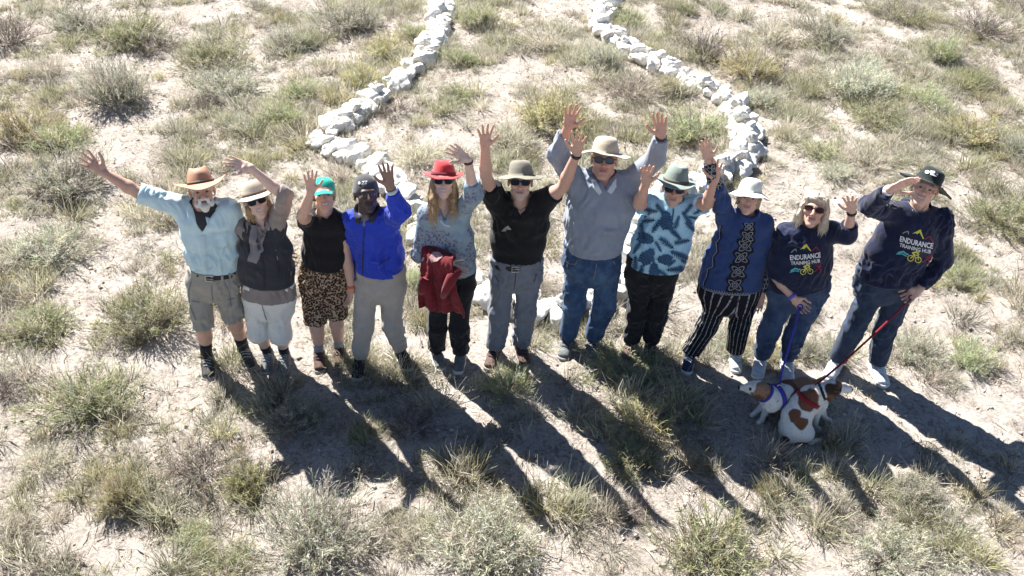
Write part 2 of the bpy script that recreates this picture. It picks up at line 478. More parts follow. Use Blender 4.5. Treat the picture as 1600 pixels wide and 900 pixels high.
def sunglasses(R, rx=.029, rz=.021, frame='black_plastic', lens='lens_dark', y=-.103, z=.012, sq=2.6):
    hs = R.hs; L = lambda p: R.hp + R.M @ (np.asarray(p, float) * hs)
    g = Geo()
    def rim(sx, k=1.0, dy=0):
        P = []
        for q in range(18):
            a = 2 * math.pi * q / 18; cx = math.copysign(abs(math.cos(a)) ** (2 / sq), math.cos(a)); cz = math.copysign(abs(math.sin(a)) ** (2 / sq), math.sin(a))
            x = sx * .034 + rx * k * cx; P.append(L((x, y + dy + .9 * x * x / .09 * .09 + .012 * (abs(x) / .06) ** 2, z + rz * k * cz - .004 * (abs(x) > .04) * 0)))
        return P
    for sx in (-1, 1):
        P = rim(sx); g.tube(P + [P[0]], .0026 * hs, 5, cap=False)
        g.tube([L((sx * .062, y + .014, z + .008)), L((sx * .076, -.06, z + .008)), L((sx * .080, .01, z + .004))], .003 * hs, 5)
    g.tube([L((-.008, y, z + .006)), L((0, y - .003, z + .008)), L((.008, y, z + .006))], .003 * hs, 5)
    o = g.build('sunglasses', frame, R.root)
    for sx in (-1, 1):
        A = rim(sx, .97, -.0005); B = rim(sx, .97, .002); n = len(A)
        F = [tuple(range(n)), tuple(range(2 * n - 1, n - 1, -1))] + [(i, n + i, n + (i + 1) % n, (i + 1) % n) for i in range(n)]
        mk('lens', A + B, F, lens, o, smooth=False)
    return o

def collar(R, name, mat, parent, r=.072, h=.04, gap=40, flare=.35, drop=0.0, th=.004, cen=None, tilt=18, ry=1.0, lowf=0.0):
    """stand or folded collar round the neck, open by `gap` degrees in front"""
    cen = R.neck if cen is None else cen; n = 40; V = []
    lay = [(0, -.01), (flare * .25 * h, h * .55), (flare * h * .7, h), (flare * h * 1.5, h * .7), (flare * h * 2.4, h * .05 - drop)]
    lay = lay + [(a - th, b - th) for a, b in lay[::-1]]
    ax = R.side; fr = nrm(np.cross([0, 0, 1.], ax)); fr = fr if fr[1] < 0 else -fr; up = np.array([0, 0, 1.])
    tl = math.tan(math.radians(tilt))
    for q in range(n + 1):
        a = math.radians(gap / 2 + (360 - gap) * q / n); d = fr * math.cos(a) * ry + ax * math.sin(a)
        for e, z in lay:
            fz = -tl * (r * max(math.cos(a), -.4)) - lowf * max(0, math.cos(a)) ** 2
            V.append(cen + d * (r + e) + up * (z + fz))
    m = len(lay); F = [(q * m + i, (q + 1) * m + i, (q + 1) * m + (i + 1) % m, q * m + (i + 1) % m) for q in range(n) for i in range(m)]
    F += [tuple(range(m)), tuple(n * m + i for i in range(m))[::-1]]
    return mk(name, V, F, mat, parent)

def ringband(name, c, ax, r, mat, parent, w=.011, th=.004):
    a = nrm(ax); u = nrm(np.cross(a, [0.3, 1, .2])); v = np.cross(a, u); V = []; n = 24
    prof = [(r, -w), (r + th, -w), (r + th * 1.3, 0), (r + th, w), (r, w)]
    for q in range(n):
        t = 2 * math.pi * q / n; d = u * math.cos(t) + v * math.sin(t)
        for rr, z in prof: V.append(c + d * rr + a * z)
    F = [(q * 5 + i, ((q + 1) % n) * 5 + i, ((q + 1) % n) * 5 + i + 1, q * 5 + i + 1) for q in range(n) for i in range(4)]
    return mk(name, V, F, mat, parent)

def strands(g, starts, dirs, length, droop, width, seed, seg=5, wave=.004):
    """thin tapering hair locks"""
    rnd = random.Random(seed)
    for p, d in zip(starts, dirs):
        p = np.array(p, float); d = nrm(d); L = length * rnd.uniform(.75, 1.1); V = []; w = width * rnd.uniform(.6, 1.3)
        sd = nrm(np.cross(d, CAM - p)); ph = rnd.uniform(0, 6)
        for i in range(seg + 1):
            t = i / seg; ww = w * (1 - .75 * t)
            o = sd * wave * math.sin(ph + 5 * t)
            V += [p + o - sd * ww, p + o + sd * ww]
            d = nrm(d + np.array([0, 0, -droop])); p = p + d * L / seg
        g.add(V, [(2 * i, 2 * i + 1, 2 * i + 3, 2 * i + 2) for i in range(seg)])

SKIN = dict(fair=(.54, .345, .27), tan=(.50, .305, .23), pale=(.60, .42, .345), dark=(.075, .048, .037), ruddy=(.49, .285, .22))
def person(d):
    R = Rec(); q = d.get('q', 1.0); male = d.get('male', True)
    R.d = d; R.hs = d.get('hs', 1.0) * (1.04 if male else .98)
    ank = [gp(u, v, .09) for u, v in d['ankle']]; R.ank = ank
    y0 = (ank[0][1] + ank[1][1]) / 2 + d.get('dy', 0); R.y = y0
    base = (ank[0] + ank[1]) / 2; base[2] = 0
    R.root = empty('person', base); tag(R.root, d['label'], 'person', 'people lined up waving at the camera')
    P = lambda t: at(t[0], t[1], y0 + (t[2] if len(t) > 2 else 0)); R.P = P
    R.hp = P(d['head']); R.neck = P(d['neck'])
    R.M = head_frame(R.hp, d.get('yaw', 0), d.get('pitch', 25), d.get('roll', 0))
    R.sh = [P(t) for t in d['sh']]; R.side = nrm(R.sh[1] - R.sh[0])
    R.hip = [P((t[0], t[1] - 13)) for t in d['hip']]
    R.knee = [at(t[0], t[1], .5 * (ank[i][1] + y0) - .03 + (t[2] if len(t) > 2 else 0)) for i, t in enumerate(d['knee'])]
    def secs(L, dep, sh):
        o = []
        for i, (a, b, v) in enumerate(L):
            c = at((a + b) / 2, v, y0); hw = (b - a) / 2 / pxm(c); dp = hw * (dep[i] if hasattr(dep, '__len__') else dep)
            c = at((a + b) / 2, v, y0 - dp * sh[min(i, len(sh) - 1)]); c[1] = y0
            o.append((c, hw, dp))
        return o
    R.top = secs(d['top'], d.get('dep', .62), (0, .35, .7, .9, .9)); R.bot = secs(d['bot'], d.get('bdep', .58), (.9, .9, .9))
    R.arms = []
    for i, a in enumerate(d['arms']):
        E = P(a['el']); W = P(a['wr']); T = P(a['tip']); R.arms.append((R.sh[i], E, W, T, a))
    allp = [R.hp, *ank, *R.sh, *R.hip, *R.knee] + [p for A in R.arms for p in A[1:4]] + [s[0] for s in R.top + R.bot]
    lo = np.min(allp, 0) - .20; hi = np.max(allp, 0) + .22; lo[2] = .02
    # ---- body: one continuous skin
    ar = d.get('armr', (.052, .043, .028) if male else (.046, .038, .025)); ar = [a * q for a in ar]
    lr = d.get('legr', (.088, .056, .052, .037) if male else (.085, .054, .049, .034)); lr = [a * q for a in lr]
    zf = [(R.neck[2] - .06, 9)] + [(A[2][2] - .2, A[2][2] + .2) for A in R.arms] + d.get('zfine', [])
    S = SDF(lo, hi, .0062, zf, .013)
    chain(S, [(c, max(w - (.03, .03, .035, .05, .06)[i], .04), max(n - (.03, .03, .035, .045, .05)[i], .04)) for i, (c, w, n) in enumerate(R.top)], 0, .03, False, side=R.side)
    chain(S, [(c, max(w - .055, .04), max(n - .05, .04)) for c, w, n in R.top[-1:] + R.bot], -.004, .03, False, side=R.side)
    hs = R.hs; Hl = lambda p: R.hp + R.M @ (np.asarray(p, float) * hs); M = R.M
    nb = R.neck + np.array([0, .02, -.03]); nr = d.get('neckr', .060 if male else .051)
    S.cone(Hl((0, .025, -.05)), nb, nr, nr * 1.06, .02)
    for i in (0, 1):
        S.cone(nb + np.array([0, 0, -.02]), R.sh[i], .05 * q, ar[0] * .95, .04)
        S_, E, W, T, a = R.arms[i]
        S.cone(S_, S_ + (E - S_) * .5, ar[0], ar[0] * .96, .02); S.cone(S_ + (E - S_) * .5, E, ar[0] * .96, ar[1] * .92, .02)
        mid = E + (W - E) * .3
        S.cone(E, mid, ar[1] * .93, ar[1], .012); S.cone(mid, W, ar[1], ar[2], .015)
        add_hand(S, W, T, a.get('thumb', 1 if i == 0 else -1), W - E, d.get('hq', 1.0 if male else .92), a.get('curl', .22), a.get('spread', .2), a.get('palm'), a.get('fist', False))
        S.cone(R.hip[i], R.knee[i], lr[0] * .8, lr[1], .02)
        cm = R.knee[i] + (ank[i] - R.knee[i]) * .32 + np.array([0, .012, 0])
        S.cone(R.knee[i], cm, lr[1] * .95, lr[2], .02); S.cone(cm, ank[i], lr[2], lr[3], .02)
    # head
    e = lambda c, r, k=.012, sub=False: S.ell(Hl(c), np.array(r) * hs, M, k, sub)
    cn = lambda a, b, ra, rb, k=.01, sub=False: S.cone(Hl(a), Hl(b), (np.array(ra) * hs if hasattr(ra, '__len__') else ra * hs), (np.array(rb) * hs if hasattr(rb, '__len__') else rb * hs), k, M[:, 0], None, sub)
    fat = d.get('fat', 0)
    e((0, .014, .034), (.074, .094, .083))
    cn((0, -.028, .03), (0, -.042, -.066), (.062 + fat, .058), (.042 + fat * 1.5, .045), .02)
    e((0, -.066, -.094), (.026 + fat, .026, .021), .02)
    for sx in (-1, 1):
        e((sx * .043, -.062, -.012), (.020 + fat * .5, .022, .018), .018)
        e((sx * .048, -.016, -.058), (.016 + fat, .030, .022), .02)
        e((sx * .078, .012, .0), (.009, .022, .032), .006)
    cn((-.036, -.087, .031), (.036, -.087, .031), .0105, .0105, .014)
    for sx in (-1, 1): e((sx * .031, -.107, .010), (.016, .017, .012), .010, True)
    for sx in (-1, 1): e((sx * .031, -.083, .010), (.0135, .0135, .0115), .002)
    cn((0, -.094, .018), (0, -.114, -.020), .0078, .0115, .012)
    for sx in (-1, 1): e((sx * .010, -.103, -.025), (.0085, .010, .0075), .006)
    cn((-.023, -.082, -.048), (.023, -.082, -.048), .0075, .0075, .010); cn((-.019, -.082, -.061), (.019, -.082, -.061), .0080, .0080, .010)
    sm = d.get('smile', 0)
    cn((-.024, -.088, -.052 + .006 * sm), (0, -.094, -.055), .003, .0035 + .002 * sm, .003, True); cn((.024, -.088, -.052 + .006 * sm), (0, -.094, -.055), .003, .0035 + .002 * sm, .003, True)
    V, F = S.mesh(); V = relax(V, F, 1, .25)
    base_c = np.array(SKIN[d['skin']]); C = np.tile(base_c, (len(V), 1))
    if d['skin'] == 'dark':                    # paler palms
        for A in R.arms:
            nn = nrm(CAM - A[2]); VN = vnormals(V, F); mk_ = (np.linalg.norm(V - (A[2] + A[3]) / 2, axis=1) < .16) & (VN @ nn > .1)
            C[mk_] = (.24, .145, .11)
    L_ = ((V - R.hp) @ M) / hs; X, Y, Z = L_[:, 0], L_[:, 1], L_[:, 2]; hd = (np.abs(X) < .1) & (Y < .13) & (Y > -.14) & (Z > -.13) & (Z < .14)
    fr = hd & (Y < -.05)
    def paint(m, c, a=1.0): C[m] = C[m] * (1 - a) + np.array(c) * a
    rd = base_c * np.array([1.08, .78, .74])
    paint(fr & (np.hypot(np.abs(X) - .043, Z + .018) < .02), rd, .35); paint(fr & (np.hypot(X, Z + .018) < .016), rd, .5)
    hc = np.array(d.get('hairc', (.12, .09, .07)))
    paint(hd & ((Z > .062) | ((Y > .0) & (Z > -.055 + .0 * Y) & (np.abs(X) < .08) & ~((np.abs(X) > .066) & (Y < .034)))), hc, .92)
    paint(fr & (np.abs(X) > .012) & (np.abs(X) < .052) & (np.abs(Z - .030 + .12 * np.abs(np.abs(X) - .03)) < .0055), hc * .8, .75)
    paint(fr & (Z > -.066) & (Z < -.042) & (np.abs(X) < .024) & (Y < -.082), base_c * np.array([.86, .5, .5]), .75)
    if sm > .6: paint(fr & (np.abs(Z + .0540 - 9 * X * X) < .0052) & (np.abs(X) < .021), (.62, .57, .52), .9)
    else: paint(fr & (np.abs(Z + .0545) < .003) & (np.abs(X) < .022), base_c * .25, .8)
    ex = np.abs(np.abs(X) - .031); ey = np.abs(Z - .009)
    paint(fr & (np.hypot(ex / 1.6, ey * 1.2) < .0088), base_c * .45, .8)
    op = d.get('eye', .0055)
    paint(fr & (ex < .0125) & (ey < op), (.30, .26, .24), .7); paint(fr & (np.hypot(ex, ey) < .0066), (.03, .02, .015), .95)
    bd = d.get('stubble')
    if bd: paint(hd & (Y < -.015) & (Z < -.034) & ~((np.abs(X) < .022) & (Z > -.066) & (Z < -.046)) & ~((np.abs(X) > .03) & (Z > -.05) & (Y < -.06) & (Z > -.042)), bd[0], bd[1])
    hid = (V[:, 2] > min(R.knee[0][2], R.knee[1][2]) + .12) & (V[:, 2] < R.neck[2] - .09)
    for S_, E, W, T, a in R.arms:
        for A_, B_ in ((S_ + (E - S_) * .35, E), (E, W), (W, T)):
            w = B_ - A_; tt = np.clip(((V - A_) @ w) / w.dot(w), 0, 1); hid &= np.linalg.norm(V - A_ - tt[:, None] * w, axis=1) > .10
    if not d.get('bare'): hid |= (V[:, 2] < min(R.knee[0][2], R.knee[1][2]) + .14)
    V, F, C = coarsen(V, F, C, hid, .024)
    R.body = mk('body', V, F, 'skin', R.root, col=np.clip(C, 0, 1))
    # ---- garment for the upper body
    R.tree = {}
    def top_garment(name, mat, sl, rad, amp=.006, dr=0.0, secs_=None, vcut=None, neckr=None, seed=1, noarms=False, h=.0095, fst=(1, 1, .45), shk=.045, k2=None):
        sc = secs_ or R.top; S = SDF(lo, hi, h); chain(S, sc, dr - .006, .03, True, side=R.side)
        for i in (0, 1):
            S.cone(nb + np.array([0, .0, -.015]), R.sh[i], .062 * q + dr, rad[0] * .93 + dr, shk)
            if noarms: continue
            S_, E, W, T, a = R.arms[i]; en = sl[i]
            if en <= 1:
                ed = S_ + (E - S_) * en; S.cone(S_, ed, rad[0] + dr, rad[1] + dr, .03, cut=(ed, nrm(E - S_)))
            else:
                ed = E + (W - E) * (en - 1); S.cone(S_, E, rad[0] + dr, rad[1] + dr, .03); S.cone(E, ed, rad[1] + dr, rad[2] + dr, .02, cut=(ed, nrm(W - E)))
        S.cone(nb + np.array([0, -.01, .02]), Hl((0, 0, -.02)), (neckr or nr + .012), (neckr or nr + .012) * 1.1, .01, sub=True)
        if vcut:
            a, l, r = [at(t[0], t[1], y0 - e) for t, e in zip(vcut, (.13, .09, .09))]
            S.wedge([(a, nrm(np.cross(l - a, [0, 1, 0]))), (a, nrm(np.cross([0, 1, 0], r - a))), (R.neck + np.array([0, -.02, 0]), np.array([0, 1., 0]))])
        V, F = S.mesh(); V = folds(V, F, amp, seed, fst, fade=np.clip((V[:, 2] - sc[-1][0][2]) / .07, .12, 1))
        R.tree[name] = bvh(V, F); R.geo = (V, F)
        return mk(name, V, F, mat, R.root)
    R.top_garment = top_garment
    def legs_garment(name, mat, rad, hem, amp=.006, seed=5, h=.0095, k=.016, attr=False, fst=(1, 1, .6), bag=0, hemcut=True):
        """rad: hip, knee, hem radii; hem: 0..1 hip to knee, 1..2 knee to ankle"""
        S = SDF(lo, hi, h); chain(S, R.bot, -.004, .025, False, side=R.side); rad = [r * .93 for r in rad]
        tp = R.bot[0][0]
        for i in (0, 1):
            Hh, K, A = R.hip[i], R.knee[i], ank[i]; en = hem[i]
            if en <= 1:
                ed = Hh + (K - Hh) * en; S.cone(Hh, ed, rad[0] * .93, rad[2] * .97, k, cut=(ed, nrm(K - Hh)) if hemcut else None)
            else:
                ed = K + (A - K) * (en - 1); S.cone(Hh, K, rad[0] * .93, rad[1] * .97, k); S.cone(K, ed, rad[1], rad[2], .02, cut=(ed, nrm(A - K)))
        S.cone(tp + np.array([0, 0, .07]), R.bot[0][0], (R.bot[0][1] - .012, R.bot[0][2] - .012), (R.bot[0][1] - .004, R.bot[0][2] - .004), .02, R.side); S.clip(tp + np.array([0, 0, .045 if not d.get('belted') else .012]), np.array([0, 0, 1.])); S.clip(np.array([0, 0, .012]), np.array([0, 0, -1.]))
        V, F = S.mesh(); V = folds(V, F, amp, seed, fst)
        at_ = None
        if attr:
            best = np.full(len(V), 9.); ang = np.zeros(len(V))
            for i in (0, 1):
                for a, b in ((R.hip[i] + (R.hip[i] - R.knee[i]) * .6, R.knee[i]), (R.knee[i], ank[i] + (ank[i] - R.knee[i]) * .3)):
                    w = b - a; t = np.clip(((V - a) @ w) / w.dot(w), 0, 1); qv = V - a - t[:, None] * w; dd = np.linalg.norm(qv, axis=1)
                    an = np.arctan2(qv[:, 0], -qv[:, 1]); m = dd < best; best[m] = dd[m]; ang[m] = an[m]
            at_ = {'ang': ang}
        R.tree[name] = bvh(V, F); R.lgeo = (V, F)
        return mk(name, V, F, mat, R.root, attr=at_)
    R.legs_garment = legs_garment
    return R

def shoe(R, i, mat, sole, lace=None, L=1.0, hi=.0):
    d = R.d; A = R.ank[i]; t = gp(*d['toe'][i], .03); f = t - A; f[2] = 0; f = nrm(f); s = np.array([-f[1], f[0], 0]); g = np.array([A[0], A[1], 0])
    p = lambda a, z, b=0: g + f * a * L + s * b * L + np.array([0, 0, z])
    S = SDF(g - .25, g + np.array([.25, .25, .2]), .0072)
    S.cone(p(-.042, .05), p(.05, .055), (.036 * L, .048), (.041 * L, .042), .02, s)
    S.cone(p(.05, .052), p(.142, .034), (.042 * L, .04), (.043 * L, .027), .02, s)
    S.cone(p(-.012, .055), p(-.008, .098 + hi), .041 * L, .040 * L, .02)
    S.clip(np.array([0, 0, .022]), np.array([0, 0, -1.])); S.clip(np.array([0, 0, .112 + hi]), np.array([0, 0, 1.]))
    V, F = S.mesh(); V = folds(V, F, .0012, 40 + i, (1, 1, 1), 40); o = mk('shoe', V, F, mat, R.root)
    S = SDF(g - .25, g + np.array([.25, .25, .08]), .0085)
    S.cone(p(-.045, .016), p(.05, .016), (.042 * L, .04), (.043 * L, .04), .02, s); S.cone(p(.05, .016), p(.147, .018), (.044 * L, .04), (.047 * L, .04), .02, s)
    S.clip(np.array([0, 0, .030]), np.array([0, 0, 1.])); S.clip(np.array([0, 0, -.004]), np.array([0, 0, -1.]))
    V, F = S.mesh(); mk('sole', V, F, sole, o)
    if lace:
        gl = Geo(); tr = bvh(*S_last(o))
        for a in (.035, .055, .075, .095):
            pts = []
            for b in np.linspace(-.026, .026, 6):
                hit = tr.ray_cast(Vector(p(a + .006 * math.sin(b * 60), .3, b)), Vector((0, 0, -1)))[0]
                if hit: pts.append(np.array(hit) + np.array([0, 0, .002]))
            if len(pts) > 2: gl.tube(pts, .0042, 5)
        if gl.V: gl.build('laces', lace, o)
    return o
def S_last(o):
    me = o.data; V = np.zeros(len(me.vertices) * 3); me.vertices.foreach_get('co', V); V = V.reshape(-1, 3) + np.array(o['_base'])
    return V, [list(p.vertices) for p in me.polygons]
def sock(R, i, mat, top=.2, r=.043):
    A = R.ank[i]; K = R.knee[i]; d = nrm(K - A); g = Geo()
    g.tube([A + d * t for t in np.linspace(-.03, top - .09, 6)], [r * .98, r, r * 1.02, r * 1.05, r * 1.1, r * 1.12], 16); g.build('sock', mat, R.root)
def belt(R, mat, buckle=None, h=.017, grow=.006, off=0):
    c, w, n = R.bot[0]; V = []; m = 48; s = R.side; fr = np.cross(s, [0, 0, 1.]); fr = nrm(fr if fr[1] < 0 else -fr)
    pr = [(grow - .004, -h), (grow, -h), (grow + .002, 0), (grow, h), (grow - .004, h)]
    for q in range(m):
        a = 2 * math.pi * q / m
        for e, z in pr: V.append(c + s * math.cos(a) * (w + e) + fr * math.sin(a) * (n + e) + np.array([0, 0, z + off]))
    F = [(q * 5 + i, ((q + 1) % m) * 5 + i, ((q + 1) % m) * 5 + i + 1, q * 5 + i + 1) for q in range(m) for i in range(4)]
    o = mk('belt', V, F, mat, R.root)
    if buckle:
        g = Geo(); f = c + fr * (n + grow + .006) + np.array([0, 0, off]); b = .023
        P = [f - s * .03 + np.array([0, 0, b]), f + s * .03 + np.array([0, 0, b]), f + s * .03 - np.array([0, 0, b]), f - s * .03 - np.array([0, 0, b])]
        g.tube(P + [P[0]], .004, 6, cap=False); g.tube([f - s * .03, f + s * .026 + fr * .003], .003, 5); g.build('buckle', buckle, o)
    return o

# ------------------------------------------------------------------ ground
def gz(x, y):
    x = np.asarray(x, float); y = np.asarray(y, float); p = np.stack([x, y, np.zeros_like(x)], -1)
    flat = 1 - .8 * np.exp(-((y - 5.6) / .9) ** 2) * (np.abs(x) < 4)
    return flat * (.05 * vnoise(p * .55, 3) + .022 * vnoise(p * 1.7, 4)) + .010 * vnoise(p * 6, 5) + .006 * vnoise(p * 15, 6)
def axis_pts(a, b, h, far, g):
    c = list(np.arange(a, b, h)); st = h; q = b
    while q < far: c.append(q); st *= g; q += st
    c.append(far); st = h; q = a - h; l = []
    while q > -far: l.append(q); st *= g; q -= st
    l.append(-far); return np.array(l[::-1] + c)
gx = axis_pts(-8.2, 8.2, .033, 900, 1.35); gy = axis_pts(2.9, 14.6, .033, 1200, 1.35)
GX, GY = np.meshgrid(gx, gy, indexing='ij'); GZ = gz(GX, GY)
near = (np.abs(GX) < 9) & (GY > 2) & (GY < 15.5)
rnd_ = np.stack([GX, GY, 0 * GX], -1)
GZ = GZ + np.where(near, .008 * vnoise(rnd_ * 12, 7) * np.clip(.5 + vnoise(rnd_ * 1.3, 14), 0, 1) + .011 * np.clip(vnoise(rnd_ * 16, 13) - .25, 0, 1) + .009 * vnoise(rnd_ * 27, 8) - .010 * np.clip(1 - 9 * np.abs(vnoise(rnd_ * 3.1, 9)), 0, 1) * (vnoise(rnd_ * 1.1, 10) > .1), 0)
GZ = np.where(near, GZ, np.clip(GZ, -.1, .1))
ii = np.arange(len(gx) * len(gy)).reshape(len(gx), len(gy))
GF = np.stack([ii[:-1, :-1].ravel(), ii[1:, :-1].ravel(), ii[1:, 1:].ravel(), ii[:-1, 1:].ravel()], -1)
m, nt, b = newmat('soil', .95, .1); v = coords(nt)
big = noise(nt, v, .55, 5, .6, .6); med = noise(nt, v, 2.6, 6, .65, .3); fin = noise(nt, v, 34, 6, .75); grit = noise(nt, v, 150, 3, .7)
c1 = ramp(nt, med, [(.30, (.34, .30, .26)), (.46, (.49, .44, .39)), (.64, (.60, .555, .505))])
c2 = ramp(nt, big, [(.35, (.47, .42, .37)), (.62, (.60, .55, .50))])
cc = mix(nt, .45, c1, c2)
dk = ramp(nt, fin, [(.42, (1, 1, 1)), (.52, (0, 0, 0))])
lit = mix(nt, ramp(nt, med, [(.40, (.85, .85, .85)), (.62, (.25, .25, .25))]), (0, 0, 0), dk)
cc = mix(nt, lit, cc, (.20, .165, .135))
cc = mix(nt, .5, cc, ramp(nt, grit, [(.3, (.32, .32, .32)), (.7, (.66, .66, .66))]), 'OVERLAY')
nt.links.new(cc, b.inputs['Base Color'])
ha = nd(nt, 'ShaderNodeMath', operation='MULTIPLY_ADD'); ha.inputs[1].default_value = .6
nt.links.new(fin, ha.inputs[0]); nt.links.new(grit, ha.inputs[2])
bump(nt, b, ha.outputs[0], 1.0, .022)
g_ = mk('ground', np.stack([GX.ravel(), GY.ravel(), GZ.ravel()], -1), GF, 'soil'); tag(g_, kind='structure')

# ------------------------------------------------------------------ white stones laid out as an outline
m, nt, b = newmat('whitewash', .9, .15); v = coords(nt)
oi = nd(nt, 'ShaderNodeObjectInfo')
n1 = noise(nt, v, 2.6, 7, .75); n2 = noise(nt, v, 11, 5, .7)
sp = nd(nt, 'ShaderNodeSeparateXYZ'); nt.links.new(v, sp.inputs[0])
c0 = ramp(nt, n1, [(.28, (.54, .48, .41)), (.40, (.77, .745, .70)), (.55, (.86, .845, .81))])
c0 = mix(nt, ramp(nt, n2, [(.30, (.55, .55, .55)), (.40, (0, 0, 0))]), c0, (.45, .40, .35))
c0 = mix(nt, ramp(nt, oi.outputs['Random'], [(.82, (0, 0, 0)), (.95, (.5, .5, .5))]), c0, (.52, .46, .38))
nt.links.new(c0, b.inputs['Base Color']); bump(nt, b, n1, .8, .06)
def rock(seed):
    rr = random.Random(seed); n = 9; V = []; F = []
    # subdivided cube pushed to a lumpy, facetted boulder
    k = 9
    pts = {}; 
    def vid(p):
        kk = tuple(np.round(p, 4))
        if kk not in pts: pts[kk] = len(V); V.append(np.array(p, float))
        return pts[kk]
    for ax in range(3):
        for sg in (-1, 1):
            for i in range(k):
                for j in range(k):
                    q = []
                    for di, dj in ((0, 0), (1, 0), (1, 1), (0, 1)):
                        p = [0, 0, 0]; p[ax] = sg; p[(ax + 1) % 3] = -1 + 2 * (i + di) / k; p[(ax + 2) % 3] = -1 + 2 * (j + dj) / k; q.append(vid(p))
                    F.append(q if sg > 0 else q[::-1])
    V = np.array(V); V = V / (np.linalg.norm(V, axis=1, keepdims=True) ** .72)
    for _ in range(9):
        nn = nrm([rr.gauss(0, 1), rr.gauss(0, 1), rr.gauss(0, 1)]); h = rr.uniform(.55, .9)
        dd = V @ nn - h; V = V - np.where(dd > 0, dd, 0)[:, None] * nn * .85
    V = V * (1 + .16 * vnoise(V * 1.7 + seed, seed) + .10 * vnoise(V * 4.1, seed + 1) + .05 * vnoise(V * 8.3, seed + 2))[:, None]
    V = V * np.array([rr.uniform(.95, 1.25), rr.uniform(.8, 1.0), rr.uniform(.62, .82)])
    me = meshdata('stone', V * .5, np.array(F), True); me.materials.append(MATS['whitewash']); return me
ROCKS = [rock(s) for s in range(12)]
so = empty('stone_outline', gp(865, 490)); tag(so, 'low outline of whitewashed stones running behind the row of people', 'stone outline')
OUT = [(687, -26), (687, 0), (690, 25), (684, 53), (675, 75), (662, 97), (637, 119), (619, 134), (590, 156), (562, 175), (537, 194), (509, 209), (514, 232), (544, 246), (575, 256), (600, 276), (627, 300), (642, 325), (650, 350), (690, 408), (742, 458), (790, 478), (850, 492), (905, 492), (950, 465), (974, 432), (984, 385), (1005, 345), (1045, 312), (1092, 294), (1140, 276), (1157, 257), (1160, 233), (1160, 207), (1153, 180), (1133, 162), (1106, 146), (1067, 125), (1040, 111), (1010, 97), (987, 82), (963, 67), (947, 50), (938, 35), (947, 13), (953, -8), (958, -30)]
pt = np.array([gp(*p)[:2] for p in OUT]); sl_ = np.concatenate([[0], np.cumsum(np.hypot(*np.diff(pt, axis=0).T))])
rr = random.Random(4); N_ = int(sl_[-1] / .165)
for i in range(N_):
    t = (i + .5) / N_ * sl_[-1]; c = np.array([np.interp(t, sl_, pt[:, k]) for k in (0, 1)]); e = np.array([np.interp(t + .05, sl_, pt[:, k]) for k in (0, 1)]); tg = nrm(e - c); nn = np.array([-tg[1], tg[0]])
    wide = 1.0 if t < sl_[18] else (1.15 if t > sl_[29] else 1.0)
    arm = t > sl_[29]; lays = [(-1, 0), (1, 0)] + ([(0, 0), (rr.choice((-.5, .5)), 1)] if arm and rr.random() < .75 else [(0, 1)] if rr.random() < .22 else [])
    for sg, up in lays:
        s = rr.choice((rr.uniform(.14, .20), rr.uniform(.18, .28))) * (.82 if up else 1.0) * (.98 if arm else 1.0)
        p = c + nn * (sg * rr.uniform(.05, .09) * (1.45 if arm else 1.0)) + tg * rr.uniform(-.05, .05)
        o = bpy.data.objects.new('stone', rr.choice(ROCKS)); COL.objects.link(o); o.parent = so
        o.location = [p[0] - so.location[0], p[1] - so.location[1], float(gz(p[0], p[1])) + s * .26 + up * .10]
        o.rotation_euler = (rr.uniform(-.35, .35), rr.uniform(-.35, .35), rr.uniform(0, 6.3)); o.scale = (s, s, s * rr.uniform(.85, 1.1))

# ------------------------------------------------------------------ plants
def plantmat(name, rough=.85):
    m, nt, b = newmat(name, rough, .2)
    a = nd(nt, 'ShaderNodeVertexColor', layer_name='Col'); oi = nd(nt, 'ShaderNodeObjectInfo')
    hv = nd(nt, 'ShaderNodeHueSaturation'); nt.links.new(a.outputs['Color'], hv.inputs['Color'])
    mr = nd(nt, 'ShaderNodeMapRange'); mr.inputs[3].default_value = .78; mr.inputs[4].default_value = 1.2; nt.links.new(oi.outputs['Random'], mr.inputs[0]); nt.links.new(mr.outputs[0], hv.inputs['Value'])
    m2 = nd(nt, 'ShaderNodeMapRange'); m2.inputs[3].default_value = .475; m2.inputs[4].default_value = .515; nt.links.new(oi.outputs['Random'], m2.inputs[0]); nt.links.new(m2.outputs[0], hv.inputs['Hue'])
    nt.links.new(hv.outputs[0], b.inputs['Base Color'])
    tr = nd(nt, 'ShaderNodeBsdfTranslucent'); nt.links.new(hv.outputs[0], tr.inputs['Color'])
    ms = nd(nt, 'ShaderNodeMixShader'); ms.inputs[0].default_value = .42
    nt.links.new(b.outputs[0], ms.inputs[1]); nt.links.new(tr.outputs[0], ms.inputs[2]); nt.links.new(ms.outputs[0], nt.nodes['Material Output'].inputs[0])
plantmat('foliage')
class Blades:
    """thin tapering stems and leaves, each with its own colour"""
    def __init__(s): s.V = []; s.C = []; s.F = []; s.n = 0
    def add(s, P, w0, w1, c0, c1, sd):
        m = len(P)
        for i in range(m):
            t = i / (m - 1); w = w0 + (w1 - w0) * t; s.V += [P[i] - sd * w, P[i] + sd * w]; cc = c0 + (c1 - c0) * t; s.C += [cc, cc]
        for i in range(m - 1): s.F.append((s.n + 2 * i, s.n + 2 * i + 1, s.n + 2 * i + 3, s.n + 2 * i + 2))
        s.n += 2 * m
    def data(s, name):
        me = meshdata(name, np.array(s.V), np.array(s.F), False); me.materials.append(MATS['foliage'])
        a = me.color_attributes.new('Col', 'FLOAT_COLOR', 'POINT'); c4 = np.ones((len(s.V), 4), np.float32); c4[:, :3] = np.clip(np.array(s.C), .01, .8); a.data.foreach_set('color', c4.ravel()); return me
